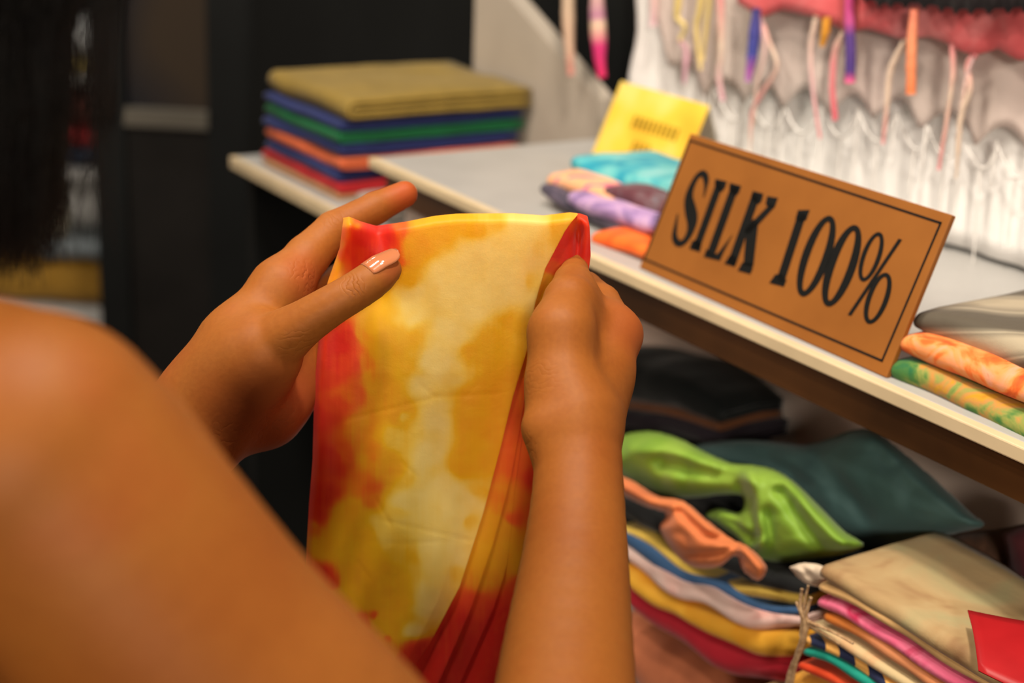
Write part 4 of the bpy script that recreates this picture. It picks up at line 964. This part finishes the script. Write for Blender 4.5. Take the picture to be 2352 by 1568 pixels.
# red label lying on the checked scarf
k = NT('red_label'); tc = k.n('ShaderNodeTexCoord'); n1 = k.n('ShaderNodeTexNoise', i_Scale=40.0); k.l(tc.outputs['Object'], n1.inputs['Vector'])
r = k.ramp(n1.outputs['Fac'], [(0.3, lin((158, 18, 23))), (0.7, lin((172, 24, 29)))]); k.l(r.outputs[0], k.b.inputs['Base Color']); k.b.inputs['Roughness'].default_value = 0.4
zl = onv(2140, 1440, VR)[2] + 0.012
c4 = [onz(2222, 1403, zl), onz(2247, 1543, zl - 0.001), onz(2440, 1640, zl), onz(2440, 1450, zl + 0.002)]
NL = 10; LV = []
for i in range(NL):
    for j in range(NL):
        a_, b_ = i / (NL - 1), j / (NL - 1)
        LV.append((1 - a_) * ((1 - b_) * c4[0] + b_ * c4[3]) + a_ * ((1 - b_) * c4[1] + b_ * c4[2]) + ZD * (0.003 * math.sin(a_ * 3.0) + 0.002 * b_ * b_))
o = link('red_label', mesh('red_label', LV, grid_faces(NL, NL)), k.m); o.modifiers.new('thickness', 'SOLIDIFY').thickness = 0.0008
tag(o, 'plain red card label lying on the beige checked scarf', 'label')
# twine ties
M['twine'] = fabric('twine', [(0.35, (150, 112, 76)), (0.65, (190, 156, 116))], scale=300, weave=2000)
def cord(name, paths, m, label, cat, group=None, v=VR - 0.012, sides=7):
    VV, FF = [], []; o_ = 0
    for pts, r in paths:
        c = [onv(x, y, v + (q[0] if q else 0)) for x, y, *q in pts]
        a_, f_ = tube(c, [thick(w, c[0]) for w in r], 26, sides); VV.append(a_); FF += [tuple(i + o_ for i in q) for q in f_]; o_ += len(a_)
    return tag(link(name, mesh(name, np.vstack(VV), FF), m), label, cat, group)
cord('twine_tie', [([(1842, 1352), (1838, 1395), (1850, 1430), (1838, 1490), (1815, 1540), (1800, 1610)], [4, 5, 8, 6, 5, 5]), ([(1862, 1372), (1852, 1410), (1852, 1440), (1842, 1480), (1826, 1530), (1812, 1610)], [4, 5, 7, 5, 5, 4]),
                   ([(1850, 1425), (1880, 1437), (1920, 1455), (1960, 1478)], [5, 4, 3, 3]), ([(1828, 1380), (1842, 1420), (1838, 1460)], [3, 4, 3]), ([(1856, 1345), (1846, 1400), (1856, 1435), (1830, 1500), (1806, 1610)], [3, 4, 5, 4, 4]), ([(1850, 1430), (1885, 1450), (1930, 1480)], [4, 3, 2])], M['twine'], 'twisted tan twine tied around the stacked scarves', 'twine')

# what the stacks rest on
M['kraft'] = plain('kraft', (120, 92, 62), 0.8, 0.2, 0.08, 20)
rz = empty('display_box', S(0.88, 0.08, -0.352), 'plain brown box on the lower board that carries the scarf stack', 'box')
sbox('box_body', 0.585, 1.18, -0.02, 0.185, -0.3515, -0.232, M['kraft'], rz, 0.001); sbox('box_lid', 0.582, 1.183, -0.023, 0.188, -0.262, -0.230, M['kraft'], rz, 0.001)
o = folded('folded_cloth', [S(0.10, 0.115, -0.296), S(0.32, 0.115, -0.296), S(0.54, 0.115, -0.296)], VD, 0.075, 0.108, MF['black_knit'], 3, 0.002, 51); tag(o, 'thick black folded cloth on the lower board under the dark cloths', 'cloth', G4)
# ------------------------------------------------------------------ scarves hanging against the partition
VB = 0.275
mf('white_cloth', [(0.3, (228, 224, 221)), (0.7, (242, 239, 236))], scale=9, stretch=(1, 1, 0.3), rough=0.7)
mf('mauve', [(0.25, (184, 170, 162)), (0.45, (194, 178, 170)), (0.6, (204, 186, 178)), (0.78, (222, 208, 198))], scale=11, distort=1.0, rough=0.6)
mf('pink_red', [(0.25, (196, 78, 82)), (0.5, (206, 96, 98)), (0.7, (214, 128, 128))], scale=18, distort=1.2, rough=0.6)
mf('black_lace', [(0.5, (34, 28, 30))])
rail = empty('hanging_rail', S(0.62, VB, 0.60), 'dark rail above the shelf that carries the hanging scarves', 'rail')
v_, f_ = tube([S(0.0, VB - 0.005, 0.60), S(1.25, VB - 0.005, 0.60)], [0.009, 0.009], 4, 14)
link('bar', mesh('bar', v_, f_), M['black_wall'], rail)
for u_ in (0.03, 1.22): sbox('rail_bracket', u_ - 0.008, u_ + 0.008, VB - 0.01, 0.345, 0.592, 0.608, M['black_wall'], rail)
def hang(name, u0, u1, zt, hem, v, m, label, fold=0.004, freq=95.0, nu=150, nz=70, group=None, side=None, seed=0):
    """cloth hanging from z=zt down to the hem curve hem(u)"""
    us = np.linspace(u0, u1, nu); V = np.zeros((nz, nu, 3))
    for j in range(nz):
        t = j / (nz - 1)
        for_z = np.array([zt + (hem(u) - zt) * t for u in us])
        q = np.stack([us * 14 + seed, np.full(nu, t * 1.2), np.zeros(nu)], -1)
        ph = us * freq + 3.0 * noise3(q)
        off = fold * (np.sin(ph) * (0.5 + 0.5 * t) + 0.6 * noise3(q * 2.3 + 7))
        uu = us + 0.003 * noise3(q * 1.7 + 3)
        if side is not None: uu = uu + np.array([side(t)] * nu) * np.exp(-((us - u0) / 0.02) ** 2)
        V[j] = ORG + UD * uu[:, None] + VD * (v + off)[:, None] + ZD * for_z[:, None]
    i = np.arange(nz * nu).reshape(nz, nu)
    Q = np.stack([i[:-1, :-1], i[1:, :-1], i[1:, 1:], i[:-1, 1:]], -1).reshape(-1, 4)
    o = link(name, fastmesh(name, V.reshape(-1, 3), Q), m); mo = o.modifiers.new('thickness', 'SOLIDIFY'); mo.thickness = 0.0008
    return tag(o, label, 'scarf', group)
def uz(px, py, v):
    p = onv(px, py, v) - ORG; return p @ UD, p[2]
G7 = 'scarves hanging above the display shelf'
hang('hanging_scarf', 0.022, 1.22, 0.605, lambda u: 0.004, VB, MF['white_cloth'], 'white hanging scarf whose pleats reach down to the shelf', 0.0014, 150.0, 260, 40, G7, side=lambda t: 0.004 * math.sin(t * 40))
# mauve scarf: hem in arches
tab = [uz(x, y, VB - 0.012) for x, y in ((1500, 40), (1560, 165), (1640, 215), (1760, 225), (1900, 245), (2050, 255), (2200, 300), (2352, 340), (2500, 385))]
def hem_m(u):
    z = interp(tab, u); a = abs(math.sin((u - 0.1) * math.pi / 0.052)); return z + 0.020 * a - 0.008
hang('hanging_scarf', 0.065, 1.20, 0.602, hem_m, VB - 0.014, MF['mauve'], 'mauve beige hanging scarf with an arched lower hem', 0.0022, 60.0, 300, 60, G7, seed=3)
fringe_host = bpy.data.objects['hanging_scarf.001']
M['fringe'] = fabric('fringe', [(0.5, (226, 221, 216))], scale=60)
def fringe(pts, w, vv=VB - 0.013):
    c = [onv(x, y, vv) for x, y in pts]; a_, f_ = tube(c, [thick(q, c[0]) for q in w], 20, 6)
    return link('fringe_strand', mesh('fringe_strand', a_, f_), M['fringe'], fringe_host)
for i, x in enumerate((1640, 1722, 1800, 1890, 1972, 2060, 2128, 2210, 2290, 2360)):
    y = float(interp(((1500, 60), (1560, 165), (1760, 225), (2050, 255), (2352, 340), (2500, 385)), x)); ln = 150 + 40 * math.sin(i * 2.1)
    fringe([(x, y), (x - 8, y + ln * 0.5), (x - 16, y + ln)], [4, 3, 2])
    x2 = x + 82; y2 = float(interp(((1500, 60), (1560, 165), (1760, 225), (2050, 255), (2352, 340), (2500, 385)), x2))
    fringe([(x, y + 8), (x + 20, y + 55), (x + 41, (y + y2) / 2 + 72), (x + 62, y2 + 55), (x2, y2 + 8)], [3, 3, 3, 3, 3])
    fringe([(x + 41, (y + y2) / 2 + 72), (x + 34, y + ln * 0.8 + 40), (x + 24, y + ln + 130)], [3, 3, 2])
# pink red scarf with scalloped hem
tab2 = [uz(x, y, VB - 0.030) for x, y in ((1640, -30), (1700, 8), (1740, 40), (1800, 22), (1875, 36), (1940, 76), (2000, 66), (2075, 92), (2130, 84), (2190, 102), (2240, 128), (2300, 112), (2352, 140), (2420, 120), (2500, 170))]
def hem_p(u): return float(interp(tab2, u))
hang('hanging_scarf', 0.205, 1.18, 0.602, hem_p, VB - 0.032, MF['pink_red'], 'pink red hanging scarf with scalloped hem and long strings', 0.003, 80.0, 260, 50, G7, seed=5)
tab3 = [uz(x, y, VB - 0.05) for x, y in ((1960, -20), (2020, 10), (2100, 8), (2200, 22), (2352, 16), (2500, 40))]
def hem_b(u): return float(interp(tab3, u)) - 0.004 * (math.sin(u * 430) > 0.5)
hang('hanging_scarf', uz(1955, -20, VB - 0.05)[0], 1.16, 0.604, hem_b, VB - 0.05, MF['black_lace'], 'black hanging scarf with small points along its edge', 0.002, 70, 220, 30, G7, seed=6)
# strings of the pink scarf and coloured tassels
def smat(n, stops):
    """string colour that changes along its length (object z)"""
    kk = NT(n); a_ = kk.n('ShaderNodeAttribute', attribute_name='along'); rr = kk.ramp(a_.outputs['Fac'], [(p, lin(c)) for p, c in stops]); kk.l(rr.outputs[0], kk.b.inputs['Base Color']); kk.b.inputs['Roughness'].default_value = 0.8
    nn = kk.n('ShaderNodeTexNoise', i_Scale=900.0); tc_ = kk.n('ShaderNodeTexCoord'); kk.l(tc_.outputs['Object'], nn.inputs['Vector']); bb = kk.n('ShaderNodeBump', i_Strength=0.4, i_Distance=0.0006); kk.l(nn.outputs['Fac'], bb.inputs['Height']); kk.l(bb.outputs[0], kk.b.inputs['Normal'])
    return kk.m
def string(name, pts, rad, m, label, cat, group, v, n=34, sides=8, parent=None, pre=False):
    c = [onv(x, y, v) for x, y in pts]
    vv, ff = tube(c, [thick(w, c[0]) for w in rad], n, sides)
    sg = np.linalg.norm(np.diff(np.array(c), axis=0), axis=1); t0 = sg[0] / sg.sum() if pre else 0.0
    vv = vv + 0.0004 * np.stack([noise3(vv * 300), noise3(vv * 300 + 9), noise3(vv * 300 + 17)], -1)
    mm = mesh(name, vv, ff); al = mm.attributes.new('along', 'FLOAT', 'POINT'); al.data.foreach_set('value', np.repeat(np.clip((np.linspace(0, 1, n) - t0) / (1 - t0), 0, 1), sides).astype(np.float32))
    return tag(link(name, mm, m, parent), label, cat, group)
PK, CR, PP, DP = (210, 128, 130), (208, 184, 164), (206, 166, 166), (202, 88, 100)
G8 = 'loose strings hanging from the pink red scarf'
st = [([(1655, -30), (1657, 110), (1651, 170), (1660, 232)], [9, 9, 8, 6], [(0, PK), (0.5, CR), (1, (200, 150, 160))], 'pale string with mauve tip hanging from the pink red scarf'),
      ([(1742, 30), (1768, 100), (1784, 155), (1745, 222), (1728, 262), (1722, 350)], [6, 5, 5, 6, 5, 2], [(0, PK), (0.3, CR), (0.7, PK), (1, CR)], 'pale pink string bent like an elbow'),
      ([(1748, 40), (1756, 120), (1738, 200), (1730, 290)], [6, 5, 4, 2], [(0, PP), (1, CR)], 'thin blush string next to the bent pink string'),
      ([(1876, 36), (1862, 110), (1866, 190), (1874, 260), (1884, 318)], [8, 7, 6, 5, 3], [(0, CR), (0.6, PP), (1, PK)], 'blush string with a pink end hanging beside the amber tassel'),
      ([(1940, 72), (1918, 120), (1912, 200), (1918, 276)], [8, 8, 8, 7], [(0, CR), (0.4, PK), (1, DP)], 'strong pink string curving down from a scallop point'),
      ([(2080, 92), (2046, 160), (2036, 250), (2028, 330)], [8, 8, 6, 4], [(0, CR), (0.6, CR), (1, PK)], 'cream twisted string with a pink end'),
      ([(2188, 100), (2188, 180), (2172, 290), (2156, 390)], [8, 6, 5, 4], [(0, PK), (0.4, CR), (1, PK)], 'pink string turning cream and pink again'),
      ([(2240, 126), (2222, 150), (2228, 205), (2206, 275), (2196, 410)], [8, 7, 7, 6, 2], [(0, PK), (0.35, CR), (1, CR)], 'cream string ending thin, looped beside another'),
      ([(2236, 130), (2218, 190), (2204, 270)], [5, 5, 4], [(0, PP), (1, CR)], 'short blush string looped beside the cream one')]
for i, (pts, rad, stops, lab) in enumerate(st):
    string('loose_string', pts, rad, smat('string_%d' % i, stops), lab, 'string', G8, VB - 0.034 - 0.001 * (i % 3))
G9 = 'coloured tassels hanging between the scarves'
ts = [([(1306, -40), (1306, 60), (1310, 140), (1312, 172)], [15, 16, 16, 8], [(0, (190, 166, 140)), (0.7, (196, 160, 136)), (1, (190, 120, 110))], 'pale cream tassel hanging before the black partition', 0.05, 0.24),
      ([(1372, -40), (1374, 60), (1376, 100), (1378, 140), (1384, 178)], [16, 17, 17, 20, 10], [(0, (206, 170, 156)), (0.3, (170, 110, 140)), (0.42, (214, 184, 156)), (0.66, (200, 40, 110)), (1, (190, 20, 80))], 'cream tassel with magenta end before the black partition', 0, 0.24),
      ([(1504, -40), (1500, 60)], [11, 9], [(0, (214, 178, 170)), (1, (206, 170, 176))], 'short blush tassel over the white scarf', 0, VB - 0.02),
      ([(1560, -30), (1556, 40), (1574, 60), (1562, 92)], [9, 9, 9, 5], [(0, (206, 180, 110)), (1, (210, 186, 120))], 'pale yellow tassel with a bend', 0, VB - 0.03),
      ([(1612, -20), (1600, 60), (1606, 130), (1610, 160)], [9, 8, 8, 4], [(0, (206, 180, 110)), (1, (210, 184, 120))], 'longer pale yellow tassel beside the bent one', 0, VB - 0.03),
      ([(1630, -20), (1622, 60), (1614, 140)], [8, 7, 4], [(0, (200, 176, 112)), (1, (210, 184, 120))], 'thin pale yellow tassel beside the longer one', 0, VB - 0.03),
      ([(1738, 20), (1732, 90), (1726, 140), (1718, 186)], [10, 14, 13, 7], [(0, (66, 58, 120)), (0.6, (60, 66, 150)), (0.85, (170, 90, 170)), (1, (180, 120, 180))], 'blue tassel with lilac tip', 0, VB - 0.042),
      ([(1900, 40), (1896, 70), (1888, 106)], [10, 11, 6], [(0, (208, 140, 40)), (1, (206, 140, 36))], 'short amber tassel before the mauve beige scarf', 0, VB - 0.042),
      ([(1952, -30), (1952, 60), (1954, 120), (1952, 190)], [9, 11, 13, 13], [(0, (190, 60, 120)), (0.35, (180, 70, 130)), (0.5, (80, 50, 120)), (0.88, (70, 46, 120)), (1, (206, 80, 120))], 'violet tassel with pink tip', 0, VB - 0.042),
      ([(2100, 20), (2094, 110), (2092, 216)], [10, 13, 12], [(0, (216, 120, 96)), (0.4, (222, 140, 100)), (1, (220, 120, 70))], 'orange tassel hanging below the pink red scarf', 0, VB - 0.045),
      ([(1560, 90), (1576, 120), (1572, 190)], [5, 7, 4], [(0, (210, 160, 170)), (1, (206, 160, 176))], 'pale lilac tassel below the yellow ones', 0, VB - 0.02)]
for i, (pts, rad, stops, lab, _, vv_) in enumerate(ts):
    p0 = pts[0]
    string('tassel', [(p0[0] + 12, p0[1] - 320)] + pts if p0[1] < 0 else pts, ([4] + rad) if p0[1] < 0 else rad, smat('tassel_%d' % i, stops), lab, 'tassel', G9, vv_, pre=p0[1] < 0)
# ------------------------------------------------------------------ far left: dark cabinet and more cloth displays
YC = 2.55
def at(px, py, y):
    d = ray(px, py); return CAM + d * ((y - CAM[1]) / d[1])
M['cab_black'] = plain('cab_black', (17, 19, 19), 0.5, 0.3, 0.08, 8)
M['cab_panel'] = plain('cab_panel', (26, 23, 21), 0.5, 0.3, 0.12, 8)
M['cab_rail'] = plain('cab_rail', (100, 94, 84), 0.5, 0.3, 0.06, 10)
k = NT('cab_glass'); tc = k.n('ShaderNodeTexCoord'); n1 = k.n('ShaderNodeTexNoise', i_Scale=3.2, i_Detail=1.0); k.l(tc.outputs['Object'], n1.inputs['Vector'])
r = k.ramp(n1.outputs['Fac'], [(0.42, lin((22, 24, 32))), (0.58, lin((56, 44, 32)))]); k.l(r.outputs[0], k.b.inputs['Base Color']); k.b.inputs['Roughness'].default_value = 0.15  # blue and brown reflection painted into the glass colour
M['cab_glass'] = k.m
def xz(px, py): q = at(px, py, YC); return q[0], q[2]
x0, _ = xz(213, 300); xa, _ = xz(285, 300); xb, _ = xz(478, 300); x1, _ = xz(640, 300)
_, zr0 = xz(380, 292); _, zr1 = xz(380, 254)
cab = empty('display_cabinet', ((x0 + x1) / 2, YC + 0.2, 0), 'tall black cabinet with grey cross rail and dark glass', 'cabinet')
abox('stile', x0, xa, YC, YC + 0.4, 0, 2.3, M['cab_black'], cab); abox('stile', xb, x1, YC, YC + 0.4, 0, 2.3, M['cab_black'], cab)
abox('top_rail', xa, xb, YC, YC + 0.4, 2.2, 2.3, M['cab_black'], cab)
abox('lower_panel', xa, xb, YC + 0.012, YC + 0.03, 0.02, zr0, M['cab_panel'], cab); abox('cross_rail', xa, xb, YC - 0.004, YC + 0.03, zr0, zr1, M['cab_rail'], cab)
abox('glass_pane', xa, xb, YC + 0.02, YC + 0.026, zr1, 2.2, M['cab_glass'], cab)
abox('back', xa, xb, YC + 0.38, YC + 0.4, 0.02, 2.2, M['cab_black'], cab)
# rack of folded goods beyond the cabinet
YR = 2.9
rack = empty('goods_rack', at(80, 600, YR + 0.2) * [1, 1, 0], 'white rack of folded goods seen past the hair', 'shelf')
def X(px): return at(px, 400, YR)[0]
def Z(py): return at(150, py, YR)[2]
xl = X(-420); xr = X(235)
M['rack_white'] = plain('rack_white', (176, 174, 170), 0.5, 0.3, 0.03)
for py in (180, 395, 735): abox('shelf_board', xl, xr, YR, YR + 0.35, Z(py) - 0.012, Z(py), M['rack_white'], rack)
abox('back_panel', xl, xr, YR + 0.35, YR + 0.37, 0.0, 2.2, M['cab_panel'], rack)
for xx in (xl, xr): abox('upright', xx - 0.01, xx + 0.01, YR + 0.0, YR + 0.37, 0, 2.2, M['cab_black'], rack)
mf('far_white', [(0.5, (206, 206, 204))]); mf('far_ochre', [(0.5, (166, 124, 44))]); mf('far_red', [(0.5, (150, 34, 40))]); mf('far_rose', [(0.5, (140, 80, 72))]); mf('far_bluegrey', [(0.5, (120, 128, 132))])
mf('far_stripe', [(0.35, (90, 84, 70)), (0.5, (190, 184, 160)), (0.65, (196, 190, 170))], scale=14, pattern='wave', distort=3); mf('far_navy', [(0.5, (30, 40, 58))]); mf('far_yellow', [(0.5, (150, 130, 70))])
G10 = 'folded goods on the far rack'
def far(m, xa_, xb_, ya, yb, lab, z0=None):
    zt_, zb_ = Z(ya), Z(yb); t = (zt_ - zb_) * 0.98
    o = folded('folded_cloth', [np.array([X(xa_), YR + 0.02 + t / 2, (zt_ + zb_) / 2]), np.array([(X(xa_) + X(xb_)) / 2, YR + 0.02 + t / 2, (zt_ + zb_) / 2]), np.array([X(xb_), YR + 0.02 + t / 2, (zt_ + zb_) / 2])], (0, 1, 0), 0.26, t, MF[m], 2, 0.004, int(ya), puff=0.1)
    tag(o, lab, 'cloth', G10)
far('far_white', -300, 212, 78, 140, 'white folded cloth on the top board of the far rack'); far('far_yellow', -300, 212, 141, 178, 'dull yellow folded cloth under the white one on the far rack')
far('far_rose', -300, 212, 215, 296, 'rose brown folded cloth on the far rack'); far('far_red', -300, 212, 298, 348, 'red folded cloth under the rose brown one on the far rack'); far('far_navy', -300, 212, 350, 393, 'navy folded cloth on the middle board of the far rack')
far('far_white', 118, 222, 418, 560, 'tall white folded cloth beside the striped one on the far rack'); far('far_bluegrey', 60, 222, 562, 614, 'blue grey folded cloth above the ochre one on the far rack'); far('far_ochre', -120, 222, 616, 733, 'ochre folded cloth on the lowest board of the far rack')
far('far_stripe', -140, 108, 502, 612, 'pale striped folded cloth beside the white one on the far rack')
